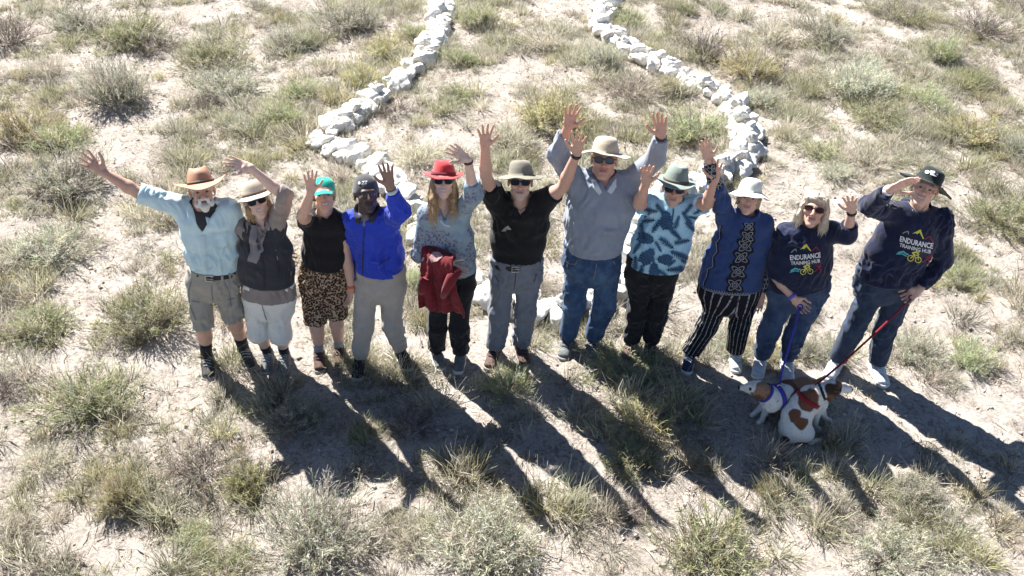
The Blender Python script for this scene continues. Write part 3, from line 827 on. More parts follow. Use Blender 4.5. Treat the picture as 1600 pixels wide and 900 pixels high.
PAL = {  # stem low, stem high, tips
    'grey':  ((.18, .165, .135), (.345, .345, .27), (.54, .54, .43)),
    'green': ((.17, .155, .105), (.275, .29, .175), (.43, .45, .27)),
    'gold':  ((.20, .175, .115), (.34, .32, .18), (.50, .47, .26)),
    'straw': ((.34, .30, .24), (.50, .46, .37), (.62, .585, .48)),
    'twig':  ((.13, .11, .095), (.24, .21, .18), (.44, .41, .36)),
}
def shrub(kind, seed):
    """unit shrub: about 1 wide and .8 high"""
    rg = np.random.default_rng(seed); B = Blades(); lo, hi_, tp = [np.array(c) for c in PAL[kind]]
    nst, ntw = {'grey': (230, 11), 'green': (220, 11), 'gold': (200, 11), 'straw': (380, 3), 'twig': (130, 10)}[kind]
    lob = rg.uniform(.55, 1.2, 7)
    base3 = (lo, hi_, tp)
    for i in range(nst):
        ch = rg.uniform(); lo, hi_, tp = base3 if ch > .20 else [np.array(c) for c in PAL['straw' if ch > .10 else 'twig']]
        az = rg.uniform(0, 2 * math.pi); u = rg.uniform(0, 1) ** .62; th = u * (1.15 if kind != 'straw' else .95)
        lf = lob[int(az / (2 * math.pi) * 7) % 7] * (.8 + .4 * rg.uniform())
        L = (.56 + .24 * (1 - u)) * lf * (.55 + .45 * rg.uniform() ** .5)
        d = np.array([math.sin(th) * math.cos(az), math.sin(th) * math.sin(az), math.cos(th)])
        p = np.array([math.cos(az), math.sin(az), 0]) * .26 * rg.uniform(0, 1) * (.4 + u); P = [p]; n = 4
        cur = rg.normal(0, .13, 3) + np.array([0, 0, .24 if kind in ('grey', 'green', 'gold') else -.06])
        for k in range(n):
            d = nrm(d + cur * .55 + rg.normal(0, .07, 3)); P.append(P[-1] + d * L / n)
        P = [np.maximum(q, [-9, -9, .005]) for q in P]
        sd = nrm(np.cross(d, rg.normal(0, 1, 3))); vr = rg.uniform(.72, 1.25)
        hue = rg.normal(0, .03, 3) * .6
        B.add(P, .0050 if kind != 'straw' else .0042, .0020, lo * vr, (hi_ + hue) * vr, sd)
        for j in range(ntw):
            t = .3 + .7 * (j + rg.uniform()) / ntw; k = min(int(t * n), n - 1); q = P[k] + (P[k + 1] - P[k]) * (t * n - k)
            dd = nrm(nrm(P[k + 1] - P[k]) + rg.normal(0, .44, 3) + np.array([0, 0, .30])); l = rg.uniform(.08, .21) * (1.15 - .4 * t)
            sd2 = nrm(np.cross(dd, rg.normal(0, 1, 3))); v2 = vr * rg.uniform(.8, 1.25)
            c1 = hi_ * (1 - t * .6) + tp * t * .6
            if kind == 'twig' and rg.uniform() < .55: c1 = lo * 1.4
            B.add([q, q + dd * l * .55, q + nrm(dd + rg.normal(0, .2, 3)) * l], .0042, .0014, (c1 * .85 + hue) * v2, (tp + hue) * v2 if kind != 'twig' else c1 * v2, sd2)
            if kind in ('green', 'grey', 'gold'):
                for _ in range(rg.integers(0, 3)):
                    q2 = q + dd * l * rg.uniform(.3, 1); d3 = nrm(dd + rg.normal(0, .8, 3)); l3 = rg.uniform(.022, .045)
                    B.add([q2, q2 + d3 * l3], .0046, .0015, (tp + hue) * v2 * .9, (tp + hue) * v2 * 1.08, nrm(np.cross(d3, rg.normal(0, 1, 3))))
    return B.data('shrub')
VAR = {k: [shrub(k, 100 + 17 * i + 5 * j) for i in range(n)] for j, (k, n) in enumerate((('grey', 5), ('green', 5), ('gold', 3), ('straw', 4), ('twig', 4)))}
SHRUBS = [  # where it stands in the picture, its width and height there, kind, label
    (15, 72, 95, 75, 'twig', 'brown-green twiggy shrub in the top left corner'),
    (118, 52, 85, 48, 'grey', 'grey shrub near the top edge, just right of the corner shrub'),
    (205, 66, 100, 62, 'green', 'loose green shrub left of the pale footpath at the top'),
    (243, 80, 60, 34, 'twig', 'low dark shrub touching the footpath at the top left'),
    (185, 160, 112, 84, 'grey', 'large grey-green shrub with dark base, left of the footpath'),
    (45, 210, 112, 76, 'gold', 'round yellow-green shrub at the left edge'),
    (330, 98, 105, 62, 'green', 'bright green shrub just right of the footpath at the top left'),
    (352, 142, 92, 46, 'grey', 'grey-green shrub below the bright green one beside the footpath'),
    (325, 172, 70, 38, 'twig', 'bare grey twiggy shrub right of the footpath'),
    (450, 76, 62, 44, 'grey', 'small dark grey-green shrub at upper left, above the stone bend'),
    (478, 70, 48, 40, 'green', 'thin green shrub touching the small dark grey-green one'),
    (440, 190, 72, 46, 'green', 'green shrub left of the sharp bend in the stones'),
    (82, 122, 62, 36, 'straw', 'dry straw shrub between the left edge and the large grey shrub'),
    (102, 222, 92, 50, 'green', 'sparse olive shrub right of the round yellow-green one'),
    (272, 250, 62, 44, 'straw', 'straw tussock above the brown leather hat'),
    (465, 210, 62, 32, 'twig', 'dark low shrub just left of the stone bend'),
    (385, 205, 52, 30, 'grey', 'small grey shrub above the woman in the dark vest'),
    (108, 298, 125, 66, 'grey', 'broad grey shrub below the far left raised hand'),
    (20, 270, 62, 46, 'twig', 'dark shrub at the left edge below the yellow-green one'),
    (550, 44, 92, 50, 'grey', 'grey-green shrub at the top, left of the left stone row'),
    (596, 86, 62, 42, 'gold', 'olive shrub beside the upper left stone row'),
    (645, 64, 42, 42, 'green', 'narrow green shrub touching the upper left stone row'),
    (562, 136, 64, 54, 'gold', 'golden shrub left of the slanting stones'),
    (468, 150, 62, 42, 'green', 'small green shrub left of the golden one by the stones'),
    (750, 38, 62, 44, 'green', 'dark green shrub right of the left stone row at the top'),
    (855, 76, 84, 46, 'straw', 'straw-coloured shrub midway between the two stone rows at the top'),
    (722, 104, 58, 42, 'green', 'light green shrub inside the outline near the left stones'),
    (710, 156, 56, 28, 'green', 'small flat green shrub inside the outline'),
    (622, 176, 74, 28, 'twig', 'dark low growth in the shadow of the slanting stones'),
    (865, 196, 104, 66, 'gold', 'yellow-green shrub left of the tall raised hands'),
    (655, 250, 84, 54, 'straw', 'straw shrub behind the red hat'),
    (800, 222, 92, 54, 'straw', 'pale dry shrub behind the grey-green bucket hat'),
    (983, 34, 62, 40, 'green', 'green shrub just right of the right stone row at the top'),
    (1072, 18, 36, 26, 'green', 'little round green shrub at the top edge'),
    (1122, 14, 40, 20, 'green', 'tiny flat green shrub at the top edge'),
    (1100, 86, 88, 62, 'twig', 'grey twiggy shrub above the right stone row'),
    (1172, 116, 96, 70, 'gold', 'tall olive shrub above the right end of the stones'),
    (1208, 104, 62, 36, 'twig', 'dark bare shrub right of the tall olive one'),
    (942, 104, 62, 54, 'grey', 'grey shrub inside the outline near the right stones'),
    (985, 148, 112, 50, 'straw', 'wide dry shrub inside the outline behind the tall man'),
    (1046, 150, 36, 42, 'gold', 'narrow yellow shrub touching the right stone row'),
    (1082, 218, 94, 62, 'green', 'olive shrub between the tall man and the right stones'),
    (1208, 60, 82, 58, 'straw', 'dry shrub at upper right above the dark bare one'),
    (1234, 182, 46, 28, 'green', 'small bright green shrub right of the stones'),
    (1190, 162, 62, 38, 'grey', 'pale grey shrub hugging the right stones'),
    (1293, 62, 86, 54, 'grey', 'round grey shrub near the top right'),
    (1402, 30, 78, 44, 'twig', 'dark shrub with brown twigs at the top right'),
    (1338, 142, 106, 72, 'grey', 'broad grey-green shrub at upper right'),
    (1468, 96, 64, 54, 'green', 'rounded dark green shrub at upper right'),
    (1517, 128, 54, 48, 'green', 'rounded green shrub near the right edge'),
    (1533, 58, 96, 54, 'twig', 'dark brown-green shrub near the top right corner'),
    (1452, 158, 76, 44, 'green', 'spreading olive shrub below the rounded dark green one'),
    (1523, 216, 106, 58, 'gold', 'golden brown shrub at the right edge above the dark hat'),
    (1374, 192, 108, 44, 'green', 'wide low green shrub above the woman with blond hair'),
    (1282, 244, 66, 30, 'green', 'flat green shrub above the blond hair'),
    (1360, 258, 84, 48, 'straw', 'straw shrub behind the man shading his eyes'),
    (1305, 276, 64, 34, 'grey', 'sparse grey shrub behind the blond hair'),
    (1585, 240, 66, 44, 'grey', 'grey shrub cut by the right edge'),
    (1465, 212, 46, 30, 'green', 'small green shrub left of the golden brown one'),
    (1592, 18, 60, 40, 'twig', 'dark shrub in the top right corner'),
    (1500, 442, 62, 40, 'green', 'dark green shrub right of the tall man in the hoodie'),
    (1515, 566, 68, 54, 'green', 'round light green shrub alone on sand at the right'),
    (1565, 352, 110, 66, 'green', 'large olive shrub at the right edge, beside the dark hat'),
    (1500, 402, 58, 40, 'green', 'green tuft-like shrub by the dark hoodie sleeve'),
    (1428, 556, 88, 58, 'grey', 'silver grey shrub right of the red leash'),
    (1262, 556, 66, 50, 'grey', 'silver grey shrub between the blond woman and the tall man'),
    (232, 506, 140, 88, 'green', 'large green shrub left of the bearded man'),
    (68, 512, 96, 62, 'green', 'olive shrub with dark base at the left, below the path bend'),
    (20, 478, 62, 50, 'twig', 'grey twiggy shrub at the left edge, halfway down'),
    (75, 392, 110, 60, 'grey', 'pale grey shrub left of the footpath, halfway down'),
    (248, 344, 76, 44, 'straw', 'dry olive tussock under the bearded man\'s raised arm'),
    (135, 640, 140, 82, 'green', 'wide olive shrub left of the bearded man\'s boots'),
    (14, 612, 62, 66, 'twig', 'dark shrub at the left edge, level with the boots'),
    (60, 726, 74, 52, 'straw', 'straw tussock at lower left'),
    (190, 784, 72, 76, 'gold', 'olive shrub with a dark foot at lower left'),
    (22, 822, 80, 62, 'straw', 'straw-green tussock near the bottom left corner'),
    (300, 842, 66, 38, 'green', 'small leafy green shrub at the bottom left'),
    (352, 892, 110, 46, 'green', 'leafy green shrub cut by the bottom edge, left of centre'),
    (318, 738, 118, 74, 'twig', 'dark grey twiggy shrub left of the broad shadow'),
    (385, 762, 70, 62, 'gold', 'yellowish shrub touching the dark grey twiggy one'),
    (492, 856, 150, 112, 'grey', 'big grey-green shrub at the bottom, left of the pointed shadow'),
    (640, 852, 84, 74, 'straw', 'pale dry shrub at the bottom, left half of the large clump'),
    (755, 868, 190, 130, 'grey', 'largest grey-green shrub at the bottom centre'),
    (1112, 884, 170, 118, 'green', 'big olive shrub at the bottom, right of centre'),
    (1004, 660, 108, 78, 'gold', 'yellow-green shrub left of the dogs, half in shade'),
    (985, 722, 90, 58, 'green', 'dark green shrub in the shade below the yellow-green one'),
    (468, 662, 104, 56, 'grey', 'wispy shrub in the shade of the women at the left'),
    (640, 672, 84, 54, 'twig', 'thin shrub in the middle of the broad shadow'),
    (795, 612, 84, 62, 'green', 'green shrub before the feet of the man in the black shirt'),
    (985, 580, 128, 44, 'green', 'dark blade-leaved shrub before the man in the palm shirt'),
    (1428, 778, 86, 54, 'grey', 'silvery shrub on the shadows at lower right'),
    (1392, 880, 160, 76, 'grey', 'wide silver grey shrub at the bottom right'),
    (905, 792, 40, 36, 'grey', 'small sprig in the narrow arm shadow at the bottom'),
    (1225, 745, 52, 34, 'twig', 'thin dry sprig below the dogs'),
    (1290, 690, 46, 30, 'twig', 'bare grey twigs right of the sitting dog'),
    (410, 640, 44, 46, 'straw', 'dry tussock where the left shadow begins'),
    (985, 805, 60, 44, 'twig', 'low dry growth at the bottom beside the large olive shrub'),
    (1130, 548, 50, 34, 'grey', 'small bush between the striped trouser legs'),
    (1200, 770, 48, 44, 'gold', 'small olive shrub on the bright strip at the bottom'),
    (1320, 822, 60, 40, 'twig', 'thin scrub left of the wide silver grey shrub'),
    (845, 452, 44, 32, 'straw', 'dry tuft right of the black shirt, above the stones'),
    (650, 440, 44, 50, 'green', 'grassy tuft between the blue jacket and the red coat'),
    (845, 520, 52, 30, 'straw', 'dry brown tuft below the stones, by the blue jeans'),
    (1085, 430, 44, 40, 'straw', 'dry tuft between the palm shirt and the blue tunic'),
]

rs = random.Random(12); PLANTED = []
for (u, v, w, h, kind, lab) in SHRUBS:
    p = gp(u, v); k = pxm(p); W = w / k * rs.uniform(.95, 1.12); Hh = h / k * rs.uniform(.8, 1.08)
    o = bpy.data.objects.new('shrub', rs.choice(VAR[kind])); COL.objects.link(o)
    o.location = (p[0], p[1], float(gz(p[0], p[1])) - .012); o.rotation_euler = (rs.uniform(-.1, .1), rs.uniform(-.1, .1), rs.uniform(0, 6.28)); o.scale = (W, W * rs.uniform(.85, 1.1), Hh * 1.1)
    tag(o, lab, 'shrub', 'shrubs scattered over the dry veld'); PLANTED.append((p[0], p[1], W))

# low growth too thick to count, thin on the trodden bare ground
BARE = [(262, 60, 38), (262, 100, 36), (258, 140, 34), (240, 190, 36), (215, 245, 44), (195, 290, 44), (175, 350, 42), (150, 400, 45), (125, 450, 48), (105, 500, 48), (75, 545, 44), (45, 590, 40), (30, 650, 50), (60, 690, 45), (20, 740, 50), (130, 690, 36), (230, 880, 55), (120, 830, 55),
        (1225, 300, 42), (1245, 350, 48), (1260, 260, 34), (1300, 230, 36), (1225, 420, 40), (1330, 420, 40), (1500, 300, 40), (1530, 470, 70), (1480, 520, 50), (1570, 640, 70), (1450, 640, 60), (1520, 740, 50), (990, 235, 30), (870, 745, 55), (860, 830, 55), (940, 790, 60), (640, 800, 50), (580, 800, 55), (980, 850, 50), (700, 620, 40), (850, 580, 40), (1060, 590, 40), (760, 520, 40), (720, 540, 40), (480, 560, 30), (1180, 520, 30), (1070, 480, 30), (660, 300, 20), (430, 180, 25), (780, 130, 40), (1420, 60, 30), (30, 110, 30)]
BP = np.array([[*gp(u, v)[:2], r * (1.55 if i < 14 else 1.0) / pxm(gp(u, v))] for i, (u, v, r) in enumerate(BARE)])
rg = np.random.default_rng(77)
def scatter(n, seed, ncell=1.0):
    g = np.random.default_rng(seed); xy = np.stack([g.uniform(-8.4, 8.4, n), g.uniform(3.1, 14.8, n)], -1)
    xy = xy[np.abs(xy[:, 0]) < .62 * xy[:, 1] + 1.0]
    p3 = np.concatenate([xy, np.zeros((len(xy), 1))], 1)
    pr = np.clip(.44 + .75 * vnoise(p3 * .9, 31) + 1.0 * vnoise(p3 * 2.9, 32), .03, 1)
    bare = np.ones(len(xy))
    for x, y, r in BP: bare = np.minimum(bare, np.clip((np.hypot(xy[:, 0] - x, xy[:, 1] - y) / r - .6) / .5, .025, 1))
    return xy[g.uniform(0, 1, len(xy)) < pr * bare]
def tuft(kind, nb, hgt, seed, wid, lean):
    g = np.random.default_rng(seed); B = Blades(); lo, hi_, tp = [np.array(c) for c in PAL[kind]]
    for i in range(nb):
        az = g.uniform(0, 6.28); th = g.uniform(0, 1) ** .7 * lean; L = hgt * g.uniform(.45, 1.15)
        d = np.array([math.sin(th) * math.cos(az), math.sin(th) * math.sin(az), math.cos(th)]); p = np.array([math.cos(az), math.sin(az), 0]) * hgt * g.uniform(0, .55) + np.array([0, 0, -.004])
        m = p + d * L * .5; e = m + nrm(d + g.normal(0, .35, 3) + np.array([0, 0, .1])) * L * .5; vr = g.uniform(.75, 1.25)
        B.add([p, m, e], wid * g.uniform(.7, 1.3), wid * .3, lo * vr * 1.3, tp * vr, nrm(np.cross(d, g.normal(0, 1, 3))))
    return B.data('tuft')
def sown(name, xy, meshes, smin, smax, seed):
    """one object of countless tufts, set out by geometry nodes"""
    g = np.random.default_rng(seed); n = len(xy); co = bpy.data.collections.new(name + '_kinds')
    for me in meshes: co.objects.link(bpy.data.objects.new('tuft', me))
    P = np.concatenate([xy, gz(xy[:, 0], xy[:, 1])[:, None]], 1); me = bpy.data.meshes.new(name); me.vertices.add(n); me.vertices.foreach_set('co', P.astype(np.float32).ravel())
    a = me.attributes.new('rot', 'FLOAT_VECTOR', 'POINT'); r = np.stack([g.normal(0, .12, n), g.normal(0, .12, n), g.uniform(0, 6.28, n)], -1); a.data.foreach_set('vector', r.astype(np.float32).ravel())
    a = me.attributes.new('size', 'FLOAT', 'POINT'); a.data.foreach_set('value', (g.uniform(smin, smax, n) * g.uniform(.7, 1.15, n)).astype(np.float32))
    o = bpy.data.objects.new(name, me); COL.objects.link(o)
    ng = bpy.data.node_groups.new(name, 'GeometryNodeTree'); ng.interface.new_socket('Geometry', in_out='INPUT', socket_type='NodeSocketGeometry'); ng.interface.new_socket('Geometry', in_out='OUTPUT', socket_type='NodeSocketGeometry')
    N = ng.nodes; gi = N.new('NodeGroupInput'); go = N.new('NodeGroupOutput'); ip = N.new('GeometryNodeInstanceOnPoints'); ci = N.new('GeometryNodeCollectionInfo')
    ci.inputs['Collection'].default_value = co; ci.inputs['Separate Children'].default_value = True; ci.inputs['Reset Children'].default_value = True; ip.inputs['Pick Instance'].default_value = True
    ar = N.new('GeometryNodeInputNamedAttribute'); ar.data_type = 'FLOAT_VECTOR'; ar.inputs['Name'].default_value = 'rot'; az = N.new('GeometryNodeInputNamedAttribute'); az.data_type = 'FLOAT'; az.inputs['Name'].default_value = 'size'
    K = ng.links.new; K(gi.outputs[0], ip.inputs['Points']); K(ci.outputs[0], ip.inputs['Instance']); K(ar.outputs['Attribute'], ip.inputs['Rotation']); K(az.outputs['Attribute'], ip.inputs['Scale']); K(ip.outputs[0], go.inputs[0])
    md = o.modifiers.new('tufts', 'NODES'); md.node_group = ng; return o
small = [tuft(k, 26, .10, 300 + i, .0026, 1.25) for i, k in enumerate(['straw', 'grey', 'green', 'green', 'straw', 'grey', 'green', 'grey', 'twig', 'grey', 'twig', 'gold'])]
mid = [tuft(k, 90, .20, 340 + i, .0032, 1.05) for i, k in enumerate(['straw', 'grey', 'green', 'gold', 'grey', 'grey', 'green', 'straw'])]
tag(sown('dry_grass', scatter(76000, 5), small, .25, 1.05, 6), 'low dry grass and herbs covering the sandy ground', 'dry grass', kind='stuff')
ring = np.array([[x + W * .55 * rr2 * math.cos(a2), y + W * .55 * rr2 * math.sin(a2)] for x, y, W in PLANTED for rr2, a2 in zip(rg.uniform(.9, 1.7, 3), rg.uniform(0, 6.28, 3))])
tag(sown('grass_tufts', np.concatenate([scatter(4200, 8), ring]), mid, .45, 1.15, 9), 'knee-low straw and grey-green tufts between the shrubs', 'grass tufts', kind='stuff')
# twigs and clods lying about
m, nt, b = newmat('litter', .95, .1); a = nd(nt, 'ShaderNodeVertexColor', layer_name='Col'); nt.links.new(a.outputs['Color'], b.inputs['Base Color'])
xy = np.concatenate([scatter(60000, 21), np.stack([rg.uniform(-7.5, 7.5, 14000), rg.uniform(3.3, 14, 14000)], -1)]); n = len(xy); az = rg.uniform(0, 6.28, n); L = rg.uniform(.012, .06, n) * rg.choice([1, 1, 1, 1.9], n)
z = gz(xy[:, 0], xy[:, 1]) + .008; c = np.concatenate([xy, z[:, None]], 1); d = np.stack([np.cos(az), np.sin(az), rg.normal(0, .18, n)], -1) * L[:, None]; sd = np.stack([-np.sin(az), np.cos(az), 0 * az], -1) * rg.uniform(.0018, .004, n)[:, None]
md = c + np.stack([rg.normal(0, .01, n), rg.normal(0, .01, n), np.abs(rg.normal(0, .006, n))], -1); up = np.array([0, 0, .004])
V = np.stack([c - d - sd, c - d + sd, md + sd + up, md - sd + up, c + d], 1).reshape(-1, 3); i5 = np.arange(n) * 5
q1 = np.stack([i5, i5 + 1, i5 + 2, i5, i5 + 2, i5 + 3, i5 + 3, i5 + 2, i5 + 4], -1).reshape(-1, 3)
tc = np.array([(.16, .13, .11), (.30, .26, .21), (.46, .41, .34), (.22, .18, .15)])[rg.integers(0, 4, n)] * rg.uniform(.7, 1.2, n)[:, None]
mk_ = mk('twig_litter', V, q1, 'litter', None, False, col=np.repeat(tc, 5, 0)); tag(mk_, 'dry twigs and plant litter strewn over the sand', 'litter', kind='stuff')
n = 9000; xy = np.stack([rg.uniform(-8, 8, n), rg.uniform(3.2, 14.3, n)], -1); s = rg.uniform(.006, .021, n) * rg.uniform(.5, 1.2, n); z = gz(xy[:, 0], xy[:, 1])
o6 = np.array([[1, 0, .1], [.2, 1, 0], [-1, .1, 0], [-.1, -1, .1], [.1, .1, .8], [0, 0, -.5]])
J = o6[None] * s[:, None, None] * (1 + rg.normal(0, .28, (n, 6, 3))); V = (J + np.concatenate([xy, z[:, None]], 1)[:, None] + np.array([0, 0, .002])).reshape(-1, 3)
f8 = np.array([[0, 1, 4], [1, 2, 4], [2, 3, 4], [3, 0, 4], [1, 0, 5], [2, 1, 5], [3, 2, 5], [0, 3, 5]]); q1 = (np.arange(n)[:, None, None] * 6 + f8[None]).reshape(-1, 3)
tc = np.array([(.46, .39, .33), (.56, .50, .44), (.30, .25, .21), (.40, .33, .28)])[rg.integers(0, 4, n)]
tag(mk('pebbles', V, q1, 'litter', None, False, col=np.repeat(tc, 6, 0)), 'small stones and clods of earth on the sand', 'pebbles', kind='stuff')

# ------------------------------------------------------------------ cloth, leather, hair
skinmat('skin')
cloth('shirt_sky', (.48, .63, .68), .08); cloth('shorts_grey', (.31, .29, .25), .12); cloth('charcoal_tee', (.035, .036, .04)); plain('black_leather', (.018, .017, .016), .5)
plain('buckle_metal', (.55, .53, .48), .3, .5, .05, 40, 1); plain('hat_leather', (.36, .20, .13), .62, .35, .2, 12); plain('dark_braid', (.05, .03, .022), .7)
plain('black_plastic', (.012, .012, .013), .3, .5, .05); plain('brown_plastic', (.05, .025, .018), .35, .5, .05)
m, nt, b = newmat('lens_dark', .12, .25); b.inputs['Base Color'].default_value = (.012, .011, .012, 1)
m, nt, b = newmat('lens_grey', .12, .35); b.inputs['Base Color'].default_value = (.07, .085, .11, 1)
m, nt, b = newmat('lens_brown', .12, .25); b.inputs['Base Color'].default_value = (.045, .012, .010, 1)
cloth('sock_black', (.02, .02, .022)); cloth('sock_grey', (.30, .30, .31)); cloth('sock_white', (.62, .62, .62))
plain('boot_dark', (.045, .045, .042), .7, .3, .3); plain('shoe_grey', (.14, .15, .15), .8, .2, .25); plain('shoe_black', (.016, .016, .017), .6); plain('shoe_brown', (.10, .06, .05), .7, .2, .3); plain('shoe_white', (.52, .55, .58), .7, .3, .2); plain('shoe_navy', (.03, .035, .075), .7)
plain('sole_white', (.62, .62, .60), .8); plain('sole_grey', (.26, .25, .23), .85); plain('sole_dark', (.05, .05, .048), .85); plain('lace_grey', (.35, .36, .36), .9); plain('lace_white', (.66, .67, .68), .9); plain('lace_dark', (.03, .03, .04), .9)
plain('hair_white', (.62, .60, .56), .8, .2, .15, 90); plain('hair_blond', (.30, .20, .105), .55, .4, .35, 60); plain('hair_ash', (.33, .265, .18), .5, .4, .3, 60); plain('hair_grey_blond', (.50, .44, .345), .5, .4, .25, 60); plain('hair_brown', (.07, .045, .032), .6, .3, .3, 60); plain('hair_black', (.012, .011, .011), .8)
plain('straw_hat', (.56, .50, .40), .85, .2, .12, 120); plain('band_brown', (.10, .075, .055), .8)
cloth('vest_charcoal', (.036, .037, .046), .15, .8); cloth('shirt_taupe', (.25, .215, .20), .14); cloth('scarf_grey', (.19, .18, .19), .2); cloth('cotton_cream', (.68, .67, .63), .07)
cloth('cloth_black', (.010, .010, .011), .2); cloth('knit_black', (.012, .011, .013), .2); cloth('cap_green', (.02, .45, .33), .1)
cloth('jacket_blue', (.018, .045, .42), .12, .6); cloth('jacket_navy', (.03, .032, .045)); cloth('beanie_grey', (.055, .055, .06), .2, .95, .3, 160); cloth('trouser_taupe', (.36, .33, .30), .10); cloth('shirt_pale', (.50, .55, .60), .08); cloth('print_white', (.72, .73, .74), .04)
cloth('felt_red', (.36, .022, .028), .15, .9, .4, 90); cloth('felt_dark_red', (.12, .02, .03), .15); cloth('jacket_red', (.15, .012, .018), .2, .75); cloth('jacket_red_lining', (.42, .26, .26), .15); cloth('trouser_black', (.013, .013, .015), .25)
cloth('hat_olive', (.20, .19, .155), .16); cloth('trouser_slate', (.155, .17, .20), .14); cloth('hat_khaki', (.40, .35, .275), .12); cloth('hat_inner', (.20, .175, .14), .1)
cloth('knit_blue_grey', (.215, .25, .31), .10, .95, .3, 200); cloth('denim', (.032, .066, .14), .3, .9, .1, 320, (.10, .165, .26)); cloth('denim_dark', (.028, .042, .075), .3, .9, .1, 320, (.06, .085, .13)); cloth('denim_mid', (.04, .065, .125), .3, .9, .1, 320, (.085, .12, .20)); plain('stitch', (.20, .17, .11), .9)
cloth('felt_sage', (.19, .235, .215), .12); cloth('hat_cream', (.60, .58, .50), .07); cloth('hat_white', (.66, .67, .60), .06); cloth('patch_green', (.20, .36, .30), .1); cloth('hat_black_green', (.018, .026, .026), .2)
cloth('shirt_palm', (.32, .53, .66), .08); cloth('leaf_navy', (.030, .075, .15), .25); cloth('tunic_blue', (.026, .050, .145), .18); cloth('ornament_black', (.010, .010, .014)); cloth('ornament_pale', (.23, .23, .24), .2)
cloth('hoodie_navy', (.009, .0135, .040), .2, .95, .25); cloth('hood_lining', (.035, .055, .095), .2); cloth('print_yellow', (.58, .56, .10), .1); cloth('print_teal', (.10, .40, .42), .1); cloth('print_red', (.28, .03, .06), .1); cloth('band_orange', (.65, .12, .04)); cloth('band_violet', (.12, .10, .45)); plain('bead_dark', (.05, .035, .03), .5)
plain('button_pale', (.55, .6, .62), .4)
# tunic with a lilac vine print; leopard shorts; pin-striped trousers; leafy hem
m, nt, b = newmat('tunic_print', .9, .15); v = coords(nt)
mk1 = ramp(nt, noise(nt, v, 5.5, 3, .6, .5), [(.44, (0, 0, 0)), (.54, (1, 1, 1))]); vv = nd(nt, 'ShaderNodeTexVoronoi'); vv.inputs['Scale'].default_value = 52; nt.links.new(v, vv.inputs['Vector'])
mk2 = ramp(nt, vv.outputs['Distance'], [(.30, (1, 1, 1)), (.55, (.25, .25, .25))]); mm = mix(nt, mk1, (.0, .0, .0), mk2)
nt.links.new(mix(nt, mm, ramp(nt, noise(nt, v, 8), [(.3, (.21, .29, .345)), (.7, (.27, .36, .42))]), (.13, .10, .155)), b.inputs['Base Color']); bump(nt, b, noise(nt, v, 40, 4), .4, .004)
m, nt, b = newmat('sleeve_print', .9, .15); v = coords(nt); vv = nd(nt, 'ShaderNodeTexVoronoi'); vv.inputs['Scale'].default_value = 70; nt.links.new(v, vv.inputs['Vector'])
nt.links.new(mix(nt, ramp(nt, vv.outputs['Distance'], [(.3, (1, 1, 1)), (.5, (0, 0, 0))]), (.36, .40, .46), (.16, .12, .18)), b.inputs['Base Color'])
m, nt, b = newmat('leopard', .9, .15); v = coords(nt); vv = nd(nt, 'ShaderNodeTexVoronoi'); vv.inputs['Scale'].default_value = 62; nt.links.new(v, vv.inputs['Vector'])
n_ = noise(nt, v, 90, 2); ad = nd(nt, 'ShaderNodeMath', operation='MULTIPLY_ADD'); ad.inputs[1].default_value = .5; nt.links.new(n_, ad.inputs[0]); nt.links.new(vv.outputs['Distance'], ad.inputs[2])
nt.links.new(ramp(nt, ad.outputs[0], [(.42, (.20, .12, .075)), (.52, (.03, .014, .010)), (.80, (.035, .016, .011)), (.86, (.36, .27, .19))]), b.inputs['Base Color']); bump(nt, b, noise(nt, v, 40, 4), .4, .004)
m, nt, b = newmat('pinstripe', .9, .15); v = coords(nt); at_ = nd(nt, 'ShaderNodeAttribute', attribute_name='ang')
mm = nd(nt, 'ShaderNodeMath', operation='MULTIPLY'); mm.inputs[1].default_value = 16 / (2 * math.pi); nt.links.new(at_.outputs['Fac'], mm.inputs[0]); fr_ = nd(nt, 'ShaderNodeMath', operation='FRACT'); nt.links.new(mm.outputs[0], fr_.inputs[0])
st = ramp(nt, fr_.outputs[0], [(.0, (0, 0, 0)), (.40, (0, 0, 0)), (.44, (1, 1, 1)), (.58, (1, 1, 1)), (.62, (0, 0, 0))])
sm_ = mix(nt, ramp(nt, noise(nt, v, 60, 2), [(.38, (.15, .15, .15)), (.5, (1, 1, 1))]), (0, 0, 0), st)
nt.links.new(mix(nt, sm_, (.012, .012, .018), (.34, .33, .32)), b.inputs['Base Color']); bump(nt, b, noise(nt, v, 40, 4), .4, .004)
m, nt, b = newmat('sleeve_lace', .9, .15); v = coords(nt); vv = nd(nt, 'ShaderNodeTexVoronoi', feature='DISTANCE_TO_EDGE'); vv.inputs['Scale'].default_value = 34; nt.links.new(v, vv.inputs['Vector'])
nt.links.new(ramp(nt, vv.outputs['Distance'], [(.05, (.22, .22, .24)), (.12, (.012, .012, .018)), (.5, (.02, .026, .06))]), b.inputs['Base Color'])

CROWN_ROUND = [(.002, .098), (.03, .097), (.055, .090), (.070, .074), (.079, .045), (.083, .02), (.086, .0)]
CROWN_FLAT = [(.002, .092), (.035, .096), (.058, .098), (.068, .090), (.076, .05), (.082, .02), (.086, .0)]
CROWN_FEDORA = [(.002, .098), (.03, .104), (.052, .108), (.064, .098), (.074, .06), (.081, .025), (.086, .0)]

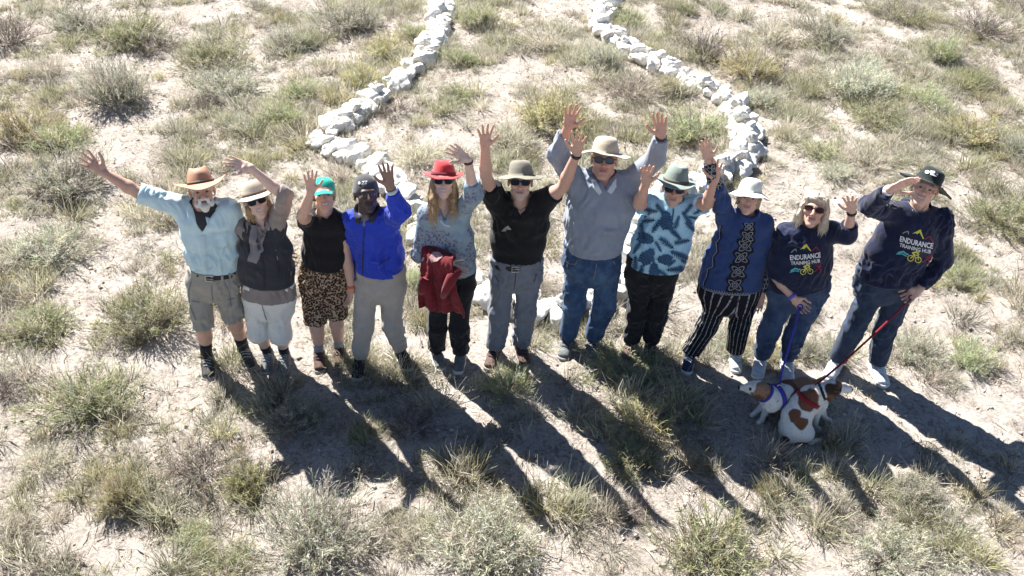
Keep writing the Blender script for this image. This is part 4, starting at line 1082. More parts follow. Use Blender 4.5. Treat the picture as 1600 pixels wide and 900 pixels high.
# ------------------------------------------------------------------ 1: bearded man, pale blue shirt, leather hat
p = person(dict(label='man with white beard and brown leather hat, light blue shirt, leftmost in the row', bare=True, skin='tan', hairc=(.5, .48, .45),
    head=(316, 300), neck=(317, 334), sh=[(279, 322), (358, 326)], hip=[(309, 452), (349, 449)], knee=[(318, 514), (369, 508)], ankle=[(323, 556), (380, 543)], toe=[(326, 594), (393, 578)],
    arms=[dict(el=(216, 301, -.04), wr=(163, 270, -.06), tip=(128, 244, -.06), curl=.12, spread=.3), dict(el=(382, 388, .16), wr=(425, 396, .24), tip=(450, 398, .26))],
    top=[(286, 350, 321), (272, 365, 344), (277, 367, 378), (284, 367, 408), (289, 367, 431)], bot=[(290, 366, 431), (286, 369, 450), (290, 367, 464)], dep=.6, pitch=24, eye=.003, belted=True))
t = p.top_garment('shirt', 'shirt_sky', (.93, 1.3), (.072, .066, .05), .007, vcut=((315, 364), (297, 328), (338, 328)), seed=11)
S_, E, W, T, a = p.arms[0]; ringband('rolled_cuff', S_ + (E - S_) * .92, E - S_, .062, 'shirt_sky', t, .02, .008)
collar(p, 'collar', 'shirt_sky', t, .078, .04, 60, .5, .02, cen=p.neck + np.array([0, -.01, .016]))
tr = p.tree['shirt']
decal('placket', stroke([(317, 370), (319, 400), (320, 430)], 6.5), tr, 'shirt_sky', t, .004)
for q in ((318, 378), (319, 395), (320, 412)): decal('button', [circ(q, 1.7, 8)], tr, 'button_pale', t, .008)
decal('pocket', stroke([(331, 366), (356, 364), (357, 385), (345, 389), (333, 386)], 1.2, True), tr, 'shirt_sky', t, .004)
S2 = SDF(p.neck - .2, p.neck + .2, .007); nb = p.neck
S2.cone(nb + np.array([0, .01, .026]), nb + np.array([0, -.008, -.02]), .070, .078, .01)
V, F = S2.mesh(); V = folds(V, F, .005, 3, (1, 1, 1), 22); mk('neckerchief', V, F, 'charcoal_tee', p.root)
sv = p.tree['shirt']; p.top_garment('undershirt', 'charcoal_tee', (0, 0), (.05, .05, .05), .002, -.014, seed=12, noarms=True, neckr=.066)
lg = p.legs_garment('shorts', 'shorts_grey', (.098, .098, .094), (.94, .84), .007, 21)
tr = p.tree['shorts']
for pl in ([(299, 440), (295, 455), (296, 475), (306, 500)], [(331, 445), (331, 458), (333, 470)], [(350, 438), (358, 455), (362, 478)], [(300, 470), (312, 472)], [(356, 468), (367, 466)]): decal('seam', stroke(pl, 1.5), tr, 'trouser_slate', lg, .003)
belt(p, 'black_leather', 'buckle_metal', .018, .004, -.012)
for i in (0, 1): sock(p, i, 'sock_black', .22, .043); shoe(p, i, 'boot_dark', 'sole_grey', 'lace_grey', 1.12, .02)
hat_mesh(p, 'hat', CROWN_FEDORA, .172, 'hat_leather', .058, -4, 2, curl=.030, front=-.034, back=-.012, pinch=.3, band=('dark_braid', .004, .016), seed=2)
def beard(R, mat, parts, seed=5, amp=.004):
    hs = R.hs; Hl = lambda q: R.hp + R.M @ (np.asarray(q, float) * hs); S = SDF(R.hp - .2, R.hp + .2, .0055)
    for c, r in parts: S.ell(Hl(c), np.array(r) * hs, R.M, .01)
    V, F = S.mesh(); V = folds(V, F, amp, seed, (1, 1, .5), 70); return mk('beard', V, F, mat, R.root)
beard(p, 'hair_white', [((0, -.098, -.036), (.026, .012, .009)), ((-.026, -.09, -.05), (.010, .012, .02)), ((.026, -.09, -.05), (.010, .012, .02)), ((0, -.085, -.088), (.032, .028, .024)), ((-.042, -.05, -.072), (.02, .035, .024)), ((.042, -.05, -.072), (.02, .035, .024)), ((0, -.078, -.108), (.022, .02, .018))])

# ------------------------------------------------------------------ 2: woman, charcoal vest, straw hat
p = person(dict(label='woman in charcoal vest and cream culottes with straw hat, beside the bearded man', bare=True, male=False, skin='pale', hairc=(.45, .34, .22), smile=1, belted=True,
    head=(402, 315), neck=(406, 345), sh=[(383, 355), (432, 350)], hip=[(397, 468), (432, 468)], knee=[(404, 520), (438, 522)], ankle=[(418, 550), (444, 551)], toe=[(414, 590), (441, 590)], roll=10,
    arms=[dict(el=(366, 400, .12), wr=(350, 425, .2), tip=(335, 432, .22)), dict(el=(442, 305, -.10), wr=(391, 262, -.14), tip=(352, 251, -.14), curl=.1, spread=.13)],
    top=[(388, 430, 350), (378, 440, 364), (372, 449, 398), (370, 451, 430), (371, 453, 453)], bot=[(374, 454, 453), (375, 456, 475), (379, 456, 495)], dep=.66))
t = p.top_garment('shirt', 'shirt_taupe', (1.3, 1.42), (.064, .062, .050), .007, vcut=((408, 372), (398, 342), (420, 342)), seed=31)
v_ = p.top_garment('vest', 'vest_charcoal', (0, 0), (.06, .06, .05), .006, .012, vcut=((404, 395), (392, 338), (424, 338)), seed=33, noarms=True)
collar(p, 'collar', 'shirt_taupe', t, .066, .045, 80, .5, .02)
tr = p.tree['vest']
V0, F0 = p.geo
sc = decal('scarf', [[(393, 352), (402, 352), (408, 368), (411, 390), (402, 410), (389, 406), (391, 380)], [(404, 352), (416, 345), (421, 352), (414, 372), (409, 384)]], tr, 'scarf_grey', p.root, .016)
decal('zip', stroke([(411, 398), (413, 425), (413, 451)], 1.6), tr, 'shoe_black', v_, .003)
decal('pocket', stroke([(431, 402), (437, 424)], 1.4), tr, 'shoe_black', v_, .003)
tl = Rec()
hem_ = SDF(p.bot[0][0] - .3, p.bot[0][0] + .3, .0095); chain(hem_, [(p.bot[0][0] + np.array([0, 0, .03]), p.bot[0][1] - .002, p.bot[0][2] - .002), (p.bot[1][0] + np.array([0, 0, .005]), p.bot[1][1] + .014, p.bot[1][2] + .016)], 0, .02, True, side=p.side)
V, F = hem_.mesh(); V = folds(V, F, .005, 8); mk('shirt_tail', V, F, 'shirt_taupe', t)
lg = p.legs_garment('culottes', 'cotton_cream', (.098, .092, .090), (1.06, 1.2), .006, 35, k=.02)
decal('placket', stroke([(407, 462), (411, 482), (418, 505)], 1.4), p.tree['culottes'], 'scarf_grey', lg, .003)
for i in (0, 1): sock(p, i, 'sock_black', .16, .037); shoe(p, i, 'shoe_grey', 'sole_grey', 'lace_grey', .98)
hat_mesh(p, 'hat', CROWN_FLAT, .140, 'straw_hat', .050, -3, 0, curl=-.018, front=-.022, back=-.03, band=('band_brown', .004, .020), seed=3)
sunglasses(p, .028, .021)
def hair_mass(R, mat, parts, lockspec=None, seed=3, amp=.006, name='hair', sub=None, h=.0065):
    hs = R.hs; Hl = lambda q: R.hp + R.M @ (np.asarray(q, float) * hs); S = SDF(R.hp - np.array([.3, .3, .45]), R.hp + .25, h)
    for c in parts:
        if len(c) == 2: S.ell(Hl(c[0]), np.array(c[1]) * hs, R.M, .015)
        else: S.cone(Hl(c[0]), Hl(c[1]), (c[2][0], c[2][1]), (c[3][0], c[3][1]), .02, R.M[:, 0])
    for c in sub or []: S.ell(Hl(c[0]), np.array(c[1]) * hs, R.M, .01, True)
    V, F = S.mesh(); V = folds(V, F, amp, seed, (1.2, 1.2, .16), 60); g = Geo(); g.add(V, F)
    if lockspec:
        N, L, dr, w = lockspec; rg_ = np.random.default_rng(seed); VN = vnormals(V, F); lc = ((V - R.hp) @ R.M) / hs
        ok = np.nonzero((VN @ nrm(CAM - R.hp) > -.4))[0]; id_ = rg_.choice(ok, N)
        dirs = np.array([0, 0, -1.]) + .35 * VN[id_] + rg_.normal(0, .12, (N, 3)); strands(g, V[id_] - VN[id_] * .003, dirs, L, dr, w, seed)
    return g.build(name, mat, R.root)
hair_mass(p, 'hair_blond', [((0, .03, .01), (.082, .085, .07)), ((-.07, .0, -.03), (-.078, .015, -.085), (.022, .04), (.018, .03)), ((.07, .0, -.03), (.076, .015, -.075), (.02, .04), (.015, .03))], (300, .08, .4, .002), 5, .003)

# ------------------------------------------------------------------ 3: woman, black top, leopard shorts, green cap
p = person(dict(label='woman in black top, leopard print shorts and turquoise cap', bare=True, male=False, skin='fair', hairc=(.08, .055, .04), smile=.7, eye=.003,
    head=(506, 305), neck=(506, 331), sh=[(479, 345), (533, 347)], hip=[(487, 458), (525, 457)], knee=[(495, 512), (526, 506)], ankle=[(498, 548), (529, 541)], toe=[(500, 587), (532, 577)], neckr=.05,
    arms=[dict(el=(473, 336, -.20), wr=(486, 299, -.25), tip=(484, 262, -.25), curl=.1, spread=.2), dict(el=(541, 397, -.02), wr=(549, 450, -.05), tip=(543, 478, -.05), curl=.35, spread=.08, palm=(-.6, -.6, 0))],
    top=[(487, 526, 338), (474, 539, 352), (471, 540, 380), (468, 541, 405), (466, 542, 427)], bot=[(467, 542, 424), (464, 545, 448), (466, 545, 465)], dep=.66, armr=(.047, .040, .026)))
t = p.top_garment('top', 'knit_black', (.55, .42), (.06, .056, .05), .006, vcut=((508, 352), (491, 330), (524, 330)), seed=41)
p.legs_garment('shorts', 'leopard', (.098, .096, .098), (.86, .78), .007, 43)
for i in (0, 1): sock(p, i, 'sock_grey', .17, .038); shoe(p, i, 'shoe_brown', 'sole_grey', 'lace_dark', .98)
hat_mesh(p, 'cap', [(.002, .092), (.03, .090), (.055, .080), (.072, .058), (.081, .03), (.083, .0)], 0, 'cap_green', .034, -6, -4, seed=4, wob=.002)
hs = p.hs; Hl = lambda q: p.hp + p.M @ (np.asarray(q, float) * hs)
V = []; n = 14
for dz in (0, -.004):
    for r in np.linspace(0, 1, 7):
        for i in range(n + 1):
            x = -.062 + .124 * i / n; yy = -.070 - r * .072 * math.sqrt(max(0, 1 - (x / .066) ** 2)) - .03 * (1 - (x / .062) ** 2) * (1 - r) * .6
            V.append(Hl((x, yy, .046 - .020 * r - .25 * x * x / .06 + dz)))
k = n + 1; F = [(r * k + i, r * k + i + 1, (r + 1) * k + i + 1, (r + 1) * k + i) for r in range(6) for i in range(n)]; F += [tuple(7 * k + q for q in f[::-1]) for f in F]
F += [(6 * k + i, 6 * k + i + 1, 13 * k + i + 1, 13 * k + i) for i in range(n)]; mk('visor', V, F, 'cap_green', p.root)
hair_mass(p, 'hair_brown', [((0, .045, -.005), (.07, .06, .06)), ((-.05, .05, -.01), (-.085, .07, -.03), (.02, .02), (.012, .012))], (60, .04, .1, .003), 6)
S_, E, W, T, a = p.arms[1]; ringband('wristband', W + (E - W) * .06, E - W, .027, 'band_orange', p.root, .010, .004)

# ------------------------------------------------------------------ 4: man, blue jacket, beanie
p = person(dict(label='man in bright blue jacket, grey beanie and beige trousers', skin='dark', hairc=(.012, .011, .011), smile=.2,
    head=(573, 305), neck=(573, 334), sh=[(553, 345), (611, 340)], hip=[(572, 458), (612, 456)], knee=[(569, 512), (612, 508)], ankle=[(562, 558), (626, 546)], toe=[(559, 584), (634, 568)], yaw=8, stubble=((.035, .033, .032), .3),
    arms=[dict(el=(552, 402, .10), wr=(545, 438, .14), tip=(540, 455, .16)), dict(el=(624, 330, -.22), wr=(609, 290, -.26), tip=(600, 246, -.27), curl=.1, spread=.16)],
    top=[(557, 605, 341), (547, 618, 356), (549, 624, 385), (551, 627, 412), (552, 628, 437)], bot=[(556, 630, 433), (555, 632, 456), (557, 632, 468)], dep=.68))
t = p.top_garment('jacket', 'jacket_blue', (1.9, 1.78), (.076, .070, .050), .009, vcut=((572, 352), (563, 328), (585, 328)), seed=51)
collar(p, 'collar', 'jacket_navy', t, .076, .055, 40, .22, .0, .006)
tr = p.tree['jacket']
decal('zip', stroke([(569, 358), (568, 380), (567, 410), (567, 436)], 1.7), tr, 'jacket_navy', t, .003)
decal('pocket', stroke([(590, 415), (610, 402)], 1.6), tr, 'jacket_navy', t, .003)
S2 = SDF(p.neck - .15, p.neck + .15, .007); S2.cone(p.neck + np.array([0, .0, -.015]), p.neck + np.array([0, -.02, -.06]), .064, .064, .01); V, F = S2.mesh(); mk('undershirt', V, F, 'scarf_grey', p.root)
S_, E, W, T, a = p.arms[1]; ringband('cuff', E + (W - E) * .80, W - E, .036, 'shirt_pale', t, .020, .004)
p.legs_garment('trousers', 'trouser_taupe', (.100, .084, .066), (1.93, 1.9), .008, 53)
for i in (0, 1): shoe(p, i, 'shoe_black', 'sole_white', 'lace_dark', 1.06)
o, geo = hat_mesh(p, 'beanie', [(.002, .102), (.03, .099), (.055, .086), (.073, .060), (.083, .028), (.087, .0), (.0865, -.02)], 0, 'beanie_grey', .036, 2, 0, ell=1.18, seed=5, wob=.0015)
ob_tree = bvh(*S_last(o))
decal('beanie_logo', [circ((561.6, 286.0), 1.9, 10, e=1.15)], ob_tree, 'print_white', o, .003, tris=lettering('ZZ', (564.6, 288.4), (8.6, -.8), (1.0, -5.0), .02))

# ------------------------------------------------------------------ 5: woman, red hat
p = person(dict(label='woman with red hat, long blond hair and pale blue tunic', male=False, skin='pale', hairc=(.36, .25, .14), smile=1,
    head=(693, 284), neck=(693, 321), sh=[(667, 336), (722, 328)], hip=[(685, 462), (722, 462)], knee=[(683, 512), (717, 512)], ankle=[(682, 546), (720, 550)], toe=[(686, 566), (717, 573)],
    arms=[dict(el=(657, 396, -.06), wr=(697, 414, -.22), tip=(722, 424, -.24), curl=.3, spread=.05), dict(el=(740, 305, -.16), wr=(731, 249, -.2), tip=(694, 224, -.22), curl=.12, spread=.15)],
    top=[(672, 718, 328), (662, 732, 346), (662, 738, 380), (664, 741, 410), (665, 744, 437)], bot=[(667, 742, 433), (668, 742, 455), (669, 740, 468)], dep=.68))
t = p.top_garment('tunic', 'tunic_print', (1.35, 1.35), (.066, .062, .052), .007, vcut=((694, 350), (682, 322), (706, 322)), seed=61)
decal('tie', stroke([(689, 345), (694, 351), (702, 353)], 2), p.tree['tunic'], 'shirt_pale', t, .006)
p.legs_garment('trousers', 'trouser_black', (.094, .080, .074), (1.95, 1.95), .008, 63)
for i in (0, 1): shoe(p, i, 'shoe_grey', 'sole_white', None, .96)
hat_mesh(p, 'hat', CROWN_FEDORA, .140, 'felt_red', .046, 0, -3, curl=.016, front=-.020, back=.004, pinch=.28, band=('felt_dark_red', .003, .024), seed=6)
sunglasses(p, .027, .020, 'brown_plastic')
hair_mass(p, 'hair_blond', [((0, .03, .02), (.080, .085, .065)), ((-.072, .0, -.0), (-.076, -.025, -.12), (.018, .04), (.022, .035)), ((-.076, -.025, -.12), (-.070, -.06, -.215), (.020, .035), (.012, .014)), ((.070, .0, -.0), (.070, -.02, -.12), (.016, .04), (.020, .032)), ((.070, -.02, -.12), (.060, -.06, -.20), (.018, .032), (.011, .012)), ((0, .06, -.02), (0, .07, -.16), (.07, .025), (.07, .025))], (900, .13, .4, .0018), 7, .0022)
S_, E, W, T, a = p.arms[1]; ringband('bracelet', W + (E - W) * .06, E - W, .027, 'bead_dark', p.root, .008, .005)
# the red jacket over her forearm
A = p.arms[0][1] + np.array([.02, 0, 0]); B = p.arms[0][2] + np.array([.055, -.02, 0]); jb = empty('red_jacket', (A + B) / 2 - np.array([0, 0, .4])); tag(jb, 'dark red jacket folded over the forearm of the woman with the red hat', 'jacket')
nu, nv = 40, 56; V = []; yj = p.y
bl = at(655, 480, yj - .21); br = at(726, 490, yj - .24)
for j in range(nv + 1):
    s = j / nv
    for i in range(nu + 1):
        f = i / nu; top = A + (B - A) * f
        fold = .018 * math.sin(f * 17 + 1.2 * math.sin(s * 3)) + .010 * math.sin(f * 31 + 2 + s * 2)
        if s < .22:                                    # behind the arm, then over it
            k = s / .22; pt_ = top + np.array([0, .065 - .0 * k, -.16 * (1 - k) + .03]); pt_[1] += fold * (1 - k) * .5
        elif s < .38:
            k = (s - .22) / .16; an = math.pi * k; pt_ = top + np.array([0, .065 * math.cos(an), .03 + .042 * math.sin(an)])
        else:
            k = (s - .38) / .62; bt = bl + (br - bl) * f; st_ = top + np.array([0, -.065, .03]); pt_ = st_ + (bt - st_) * k; pt_[1] += fold * min(1, k * 2.2) - .02 * math.sin(k * 3); pt_[0] += .012 * math.sin(f * 9 + k * 6) * k
            pt_[2] += .014 * math.sin(f * 11) * k
        V.append(pt_)
V = np.array(V); k = nu + 1; F = np.array([(j * k + i, j * k + i + 1, (j + 1) * k + i + 1, (j + 1) * k + i) for j in range(nv) for i in range(nu)])
N = vnormals(V, F); V = V + N * (.006 * vnoise(V * 28, 3) + .004 * vnoise(V * 60, 4))[:, None]; n0 = len(V)
V2 = np.concatenate([V, V - N * .014]); F2 = [tuple(f) for f in F] + [tuple(int(x) + n0 for x in f[::-1]) for f in F]
eg = [i for i in range(k)] + [j * k + nu for j in range(1, nv + 1)] + [nv * k + i for i in range(nu - 1, -1, -1)] + [j * k for j in range(nv - 1, 0, -1)]
F2 += [(eg[i], n0 + eg[i], n0 + eg[(i + 1) % len(eg)], eg[(i + 1) % len(eg)]) for i in range(len(eg))]
fb = mk('cloth_body', V2, F2, 'jacket_red', jb)
trj = bvh(V2, F2)
decal('lining', [[(671, 402), (677, 394), (686, 394), (693, 400), (684, 408), (674, 410)]], trj, 'jacket_red_lining', jb, .004)
g = Geo(); P_ = [gp(0, 0)] ; s0 = at(664, 430, yj - .26); s1 = at(672, 455, yj - .29); s2 = at(690, 470, yj - .30)
g.tube([at(716, 420, yj - .28), at(706, 434, yj - .31), at(698, 450, yj - .31), at(692, 464, yj - .29)], [.036, .042, .034, .02], 12); g.tube([at(666, 436, yj - .24), at(660, 452, yj - .25), at(658, 458, yj - .24)], [.03, .03, .02], 10); g.build('sleeve', 'jacket_red', jb)

# ------------------------------------------------------------------ 6: man, black polo, both arms up
p = person(dict(label='man in black shirt and grey trousers, both arms up, grey-green bucket hat', skin='tan', hairc=(.35, .33, .31), stubble=((.45, .42, .40), .45), belted=True,
    head=(813, 286), neck=(813, 318), sh=[(776, 317), (853, 312)], hip=[(786, 440), (826, 440)], knee=[(780, 486), (821, 484)], ankle=[(774, 543), (814, 538)], toe=[(767, 568), (818, 560)],
    arms=[dict(el=(759, 274, -.08), wr=(758, 229, -.14), tip=(758, 182, -.16), curl=.12, spread=.3), dict(el=(880, 292, -.06), wr=(901, 240, -.14), tip=(908, 192, -.16), curl=.12, spread=.26)],
    top=[(782, 846, 315), (770, 860, 332), (767, 857, 360), (766, 852, 390), (767, 848, 417)], bot=[(767, 846, 415), (764, 847, 438), (765, 847, 448)], dep=.6))
t = p.top_garment('polo_shirt', 'cloth_black', (.62, .55), (.078, .074, .06), .006, vcut=((812, 344), (801, 318), (826, 318)), seed=71)
collar(p, 'collar', 'cloth_black', t, .076, .036, 60, .5, .018, cen=p.neck + np.array([0, -.01, .014]))
decal('chest_logo', [[(786, 358), (794, 352), (799, 359)], [(783, 361), (790, 356), (792, 361)]], p.tree['polo_shirt'], 'shorts_grey', t, .004)
lg = p.legs_garment('trousers', 'trouser_slate', (.100, .086, .078), (1.95, 1.95), .008, 73)
for pl in ([(806, 424), (805, 440), (803, 452)], [(773, 430), (780, 440)], [(838, 428), (834, 440)]): decal('seam', stroke(pl, .9), p.tree['trousers'], 'trouser_black', lg, .003)
belt(p, 'black_leather', 'buckle_metal', .02, .004, -.02)
for i in (0, 1): shoe(p, i, 'shoe_brown', 'sole_grey', 'lace_dark', 1.1)
hat_mesh(p, 'hat', [(.002, .100), (.035, .099), (.056, .094), (.068, .080), (.077, .045), (.083, .02), (.087, .0)], .150, 'hat_olive', .052, -2, 3, curl=-.016, front=-.018, back=-.02, seed=7, wob=.006)
sunglasses(p, .029, .019)
S_, E, W, T, a = p.arms[1]; ringband('wristwatch', W + (E - W) * .04, E - W, .031, 'black_plastic', p.root, .010, .006)
g = Geo(); g.tube([at(800, 310, p.y - .05), at(803, 322, p.y - .12), at(813, 329, p.y - .15), at(823, 322, p.y - .12), at(827, 310, p.y - .05)], .003, 6); g.build('neck_cord', 'band_brown', p.root)

# ------------------------------------------------------------------ 7: tall man, grey-blue sweater
p = person(dict(label='tall heavy man in grey-blue sweater and jeans, both arms up, wide khaki hat', skin='ruddy', hairc=(.25, .2, .16), fat=.008, hs=1.06, q=1.06, neckr=.068,
    head=(944, 252), neck=(945, 285), sh=[(901, 285), (987, 283)], hip=[(903, 428), (950, 428)], knee=[(897, 478), (944, 477)], ankle=[(887, 527), (926, 527)], toe=[(881, 554), (924, 552)],
    arms=[dict(el=(872, 240, -.06), wr=(887, 200, -.14), tip=(899, 152, -.16), curl=.15, spread=.22), dict(el=(1024, 248, -.04), wr=(1033, 213, -.12), tip=(1030, 163, -.14), curl=.12, spread=.14)],
    top=[(910, 982, 281), (893, 998, 302), (887, 993, 332), (883, 985, 366), (883, 976, 406)], bot=[(883, 973, 398), (880, 972, 424), (882, 970, 436)], dep=(.6, .66, .76, .82, .8), bdep=.74, hq=1.06))
t = p.top_garment('sweater', 'knit_blue_grey', (1.93, 1.9), (.088, .070, .046), .010, vcut=((945, 297), (935, 280), (956, 280)), seed=81, fst=(1.1, 1.1, .3), neckr=.078)
for pl in ([(925, 279), (932, 284), (941, 300), (936, 304), (927, 293)], [(962, 279), (957, 285), (949, 299), (955, 303), (963, 292)]): decal('collar', [pl], p.tree['sweater'], 'shirt_pale', t, .010)
p.legs_garment('jeans', 'denim', (.110, .094, .078), (1.97, 1.97), .008, 83); tr = p.tree['jeans']; lg = [c for c in p.root.children if c.name.startswith('jeans')][0]
for pl in ([(883, 405), (889, 412), (899, 413), (903, 406)], [(932, 412), (930, 425), (927, 436)], [(958, 408), (961, 413)]): decal('stitching', stroke(pl, 1.3), tr, 'stitch', lg, .003)
for i in (0, 1): shoe(p, i, 'shoe_grey', 'sole_grey', 'lace_dark', 1.12)
hat_mesh(p, 'hat', [(.002, .100), (.03, .098), (.056, .092), (.070, .078), (.080, .045), (.085, .02), (.089, .0)], .170, 'hat_khaki', .058, 2, -2, curl=-.02, front=.004, back=-.03, seed=8, wob=.007)
sunglasses(p, .027, .019, 'black_plastic', 'lens_grey')
S_, E, W, T, a = p.arms[1]; ringband('wristwatch', W + (E - W) * .03, E - W, .033, 'black_plastic', p.root, .009, .005)

# ------------------------------------------------------------------ 8: man, palm-leaf shirt
p = person(dict(label='man in light blue palm leaf shirt and black trousers, sage felt hat', skin='tan', hairc=(.4, .37, .33), smile=.4, stubble=((.42, .39, .36), .35),
    head=(1054, 296), neck=(1052, 321), sh=[(1020, 320), (1086, 320)], hip=[(1000, 448), (1038, 448)], knee=[(996, 490), (1027, 491)], ankle=[(987, 532), (1017, 533)], toe=[(980, 556), (1015, 558)], pitch=20,
    arms=[dict(el=(998, 319, -.18), wr=(1009, 287, -.22), tip=(1012, 250, -.22), curl=.5, spread=.2), dict(el=(1106, 318, -.14), wr=(1117, 280, -.2), tip=(1119, 236, -.22), curl=.15, spread=.2)],
    top=[(1027, 1080, 318), (1010, 1090, 334), (998, 1086, 366), (990, 1080, 396), (983, 1074, 430)], bot=[(982, 1066, 420), (978, 1061, 440), (979, 1058, 454)], dep=.66))
t = p.top_garment('shirt', 'shirt_palm', (.75, .6), (.074, .072, .06), .007, seed=91, neckr=.066)
collar(p, 'neckband', 'shirt_palm', t, .068, .016, 0, .15, 0, lowf=.02)
tr = p.tree['shirt']; rq = random.Random(3); polys = []
def frond(cx, cy, r, ang, kind):
    out = []; ca, sa = math.cos(ang), math.sin(ang); X = lambda x, y: (cx + x * ca - y * sa, cy + x * sa + y * ca)
    if kind:                                  # monstera: broad cut leaf
        for s in (-1, 1):
            for i in range(6):
                t = -.85 + i * .30; ln = r * (.95 - .45 * abs(t + .05)); b0 = t * r * .9
                out.append([X(b0, 0), X(b0 + .10 * r + ln * .25, s * ln * .72), X(b0 + .30 * r + ln * .28, s * ln * .66), X(b0 + .26 * r, 0)])
        out += stroke([X(-r, 0), X(r, 0)], .7)
    else:                                     # feathery palm
        out += stroke([X(-r, 0), X(r, 0)], .8)
        for s in (-1, 1):
            for i in range(8):
                t = -.9 + i * .24; ln = r * (.8 - .35 * abs(t)); out.append([X(t * r, 0), X(t * r + ln * .62, s * ln * .66), X(t * r + .24 * r, 0)])
    return out
spots = [(1041, 342, 11), (1011, 373, 10), (1013, 399, 11), (1042, 380, 9), (1056, 366, 8), (1060, 398, 10), (1037, 405, 9), (995, 388, 7), (993, 412, 9), (1022, 420, 9), (1054, 421, 9), (1066, 377, 8), (1025, 354, 8), (1014, 345, 7), (1032, 328, 7), (1072, 340, 8), (1080, 356, 8), (1074, 328, 7), (1018, 329, 7), (1003, 360, 7), (1029, 386, 6), (1072, 410, 7), (1003, 425, 7), (1038, 428, 7), (1058, 346, 7), (1084, 340, 6), (1012, 334, 6), (1047, 356, 5), (1021, 408, 5), (1049, 411, 5), (1064, 424, 6), (1091, 330, 6)]
for i, (x, y, r) in enumerate(spots): polys += frond(x, y, r * 1.5, rq.uniform(0, 6.28), i in (0, 1, 2, 6, 9))
decal('leaf_print', polys, tr, 'leaf_navy', t, .0065, 2.2)['kind'] = 'stuff'
decal('zip', stroke([(1052, 326), (1051, 338), (1049, 350)], 2.2), tr, 'leaf_navy', t, .006)
p.legs_garment('trousers', 'trouser_black', (.098, .088, .074), (1.96, 1.96), .010, 93)
for i in (0, 1): shoe(p, i, 'shoe_brown', 'sole_grey', 'lace_dark', 1.06)
hat_mesh(p, 'hat', [(.002, .105), (.03, .110), (.050, .112), (.063, .104), (.075, .06), (.083, .025), (.087, .0)], .150, 'felt_sage', .056, 1, -4, curl=.012, front=-.020, back=.004, pinch=.12, band=('band_brown', .002, .018), seed=9)
sunglasses(p, .030, .020)

# ------------------------------------------------------------------ 9: woman, blue tunic with black ornament
p = person(dict(label='woman in dark blue tunic with black ornaments and striped trousers, white sun hat', male=False, skin='fair', hairc=(.3, .25, .2), eye=.0035,
    head=(1170, 310), neck=(1168, 336), sh=[(1136, 345), (1194, 350)], hip=[(1122, 478), (1166, 480)], knee=[(1104, 512), (1154, 515)], ankle=[(1079, 551), (1149, 548)], toe=[(1073, 578), (1151, 576)],
    arms=[dict(el=(1118, 286, -.06), wr=(1107, 248, -.10), tip=(1096, 205, -.12), curl=.08, spread=.06), dict(el=(1203, 410, .02), wr=(1190, 458, -.02), tip=(1184, 480, -.03), curl=.4, spread=.05)],
    top=[(1142, 1190, 340), (1128, 1200, 356), (1116, 1201, 390), (1105, 1202, 424), (1094, 1199, 462)], bot=[(1098, 1196, 454), (1096, 1194, 470), (1098, 1190, 482)], dep=.68, bdep=.66))
t = p.top_garment('tunic', 'tunic_blue', (1.0, 1.15), (.066, .060, .054), .007, seed=101, neckr=.058)
S_, E, W, T, a = p.arms[1]; S2 = SDF(np.minimum(E, W) - .14, np.maximum(E, W) + .14, .009); S2.cone(E, W + (E - W) * .08, .058, .05, .02, cut=(W + (E - W) * .08, nrm(W - E))); V, F = S2.mesh(); V = folds(V, F, .005, 8); mk('sleeve', V, F, 'sleeve_lace', t)
S_, E, W, T, a = p.arms[0]; S2 = SDF(np.minimum(E, W) - .14, np.maximum(E, W) + .14, .009); S2.cone(E, W + (E - W) * .12, .057, .045, .02, cut=(W + (E - W) * .12, nrm(W - E))); V, F = S2.mesh(); V = folds(V, F, .005, 9); mk('sleeve', V, F, 'sleeve_lace', t)
collar(p, 'high_collar', 'tunic_blue', t, .060, .06, 0, .25, .03, .006, lowf=.01)
tr = p.tree['tunic']
def orn(name, bl_, pa_):
    o = decal(name, bl_, tr, 'ornament_black', t, .003, 6); e = decal('pale_line', pa_, tr, 'ornament_pale', t if o is None else o, .0055, 6)
    for x in (o, e):
        if x is not None: x['kind'] = 'stuff'
for (cx, cy, r) in ((1170, 354, 7), (1168, 369, 9), (1164, 384, 10), (1158, 402, 10), (1153, 424, 10.5), (1148, 445, 10.5)):
    bl_, pa_ = [], []
    for rad, w, L in ((1.12, 3.0, bl_), (.84, 1.1, pa_), (.58, 2.4, bl_), (.36, 1.0, pa_)):
        pts = [(cx + rad * r * (1.02 - .40 * math.cos(4 * a)) * math.cos(a), cy + .86 * rad * r * (1.02 - .40 * math.cos(4 * a)) * math.sin(a)) for a in np.linspace(0, 2 * math.pi, 28)[:-1]]; L += stroke(pts, w, True)
    bl_ += [[(cx - 3, cy + 4), (cx + 3, cy + 4), (cx + 1.5, cy + 14), (cx - 3.5, cy + 14)]]
    orn('ornament', bl_, pa_)
ed = [(1128, 352), (1126, 366), (1127, 372), (1121, 379), (1122, 393), (1116, 402), (1116, 416), (1108, 420), (1106, 432), (1102, 440), (1101, 446)]
orn('side_border', stroke(ed, 2.2), stroke([(x - 1.8, y) for x, y in ed], .9))
bl_, pa_ = [], []; hemx = np.linspace(1096, 1197, 26); hy = [452 + 6 * math.sin(i * .12) + .06 * (x - 1096) for i, x in enumerate(hemx)]
for x, y in zip(hemx, hy): pa_ += stroke(circ((x, y + 1), 2.6, 8), 1.1, True); bl_ += [circ((x + 1.8, y + 5), 1.5, 6)]; pa_ += [circ((x, y - 3.2), 1.0, 6)]
orn('hem_border', bl_, pa_)
p.legs_garment('trousers', 'pinstripe', (.098, .088, .076), (1.95, 1.92), .007, 103, attr=True)
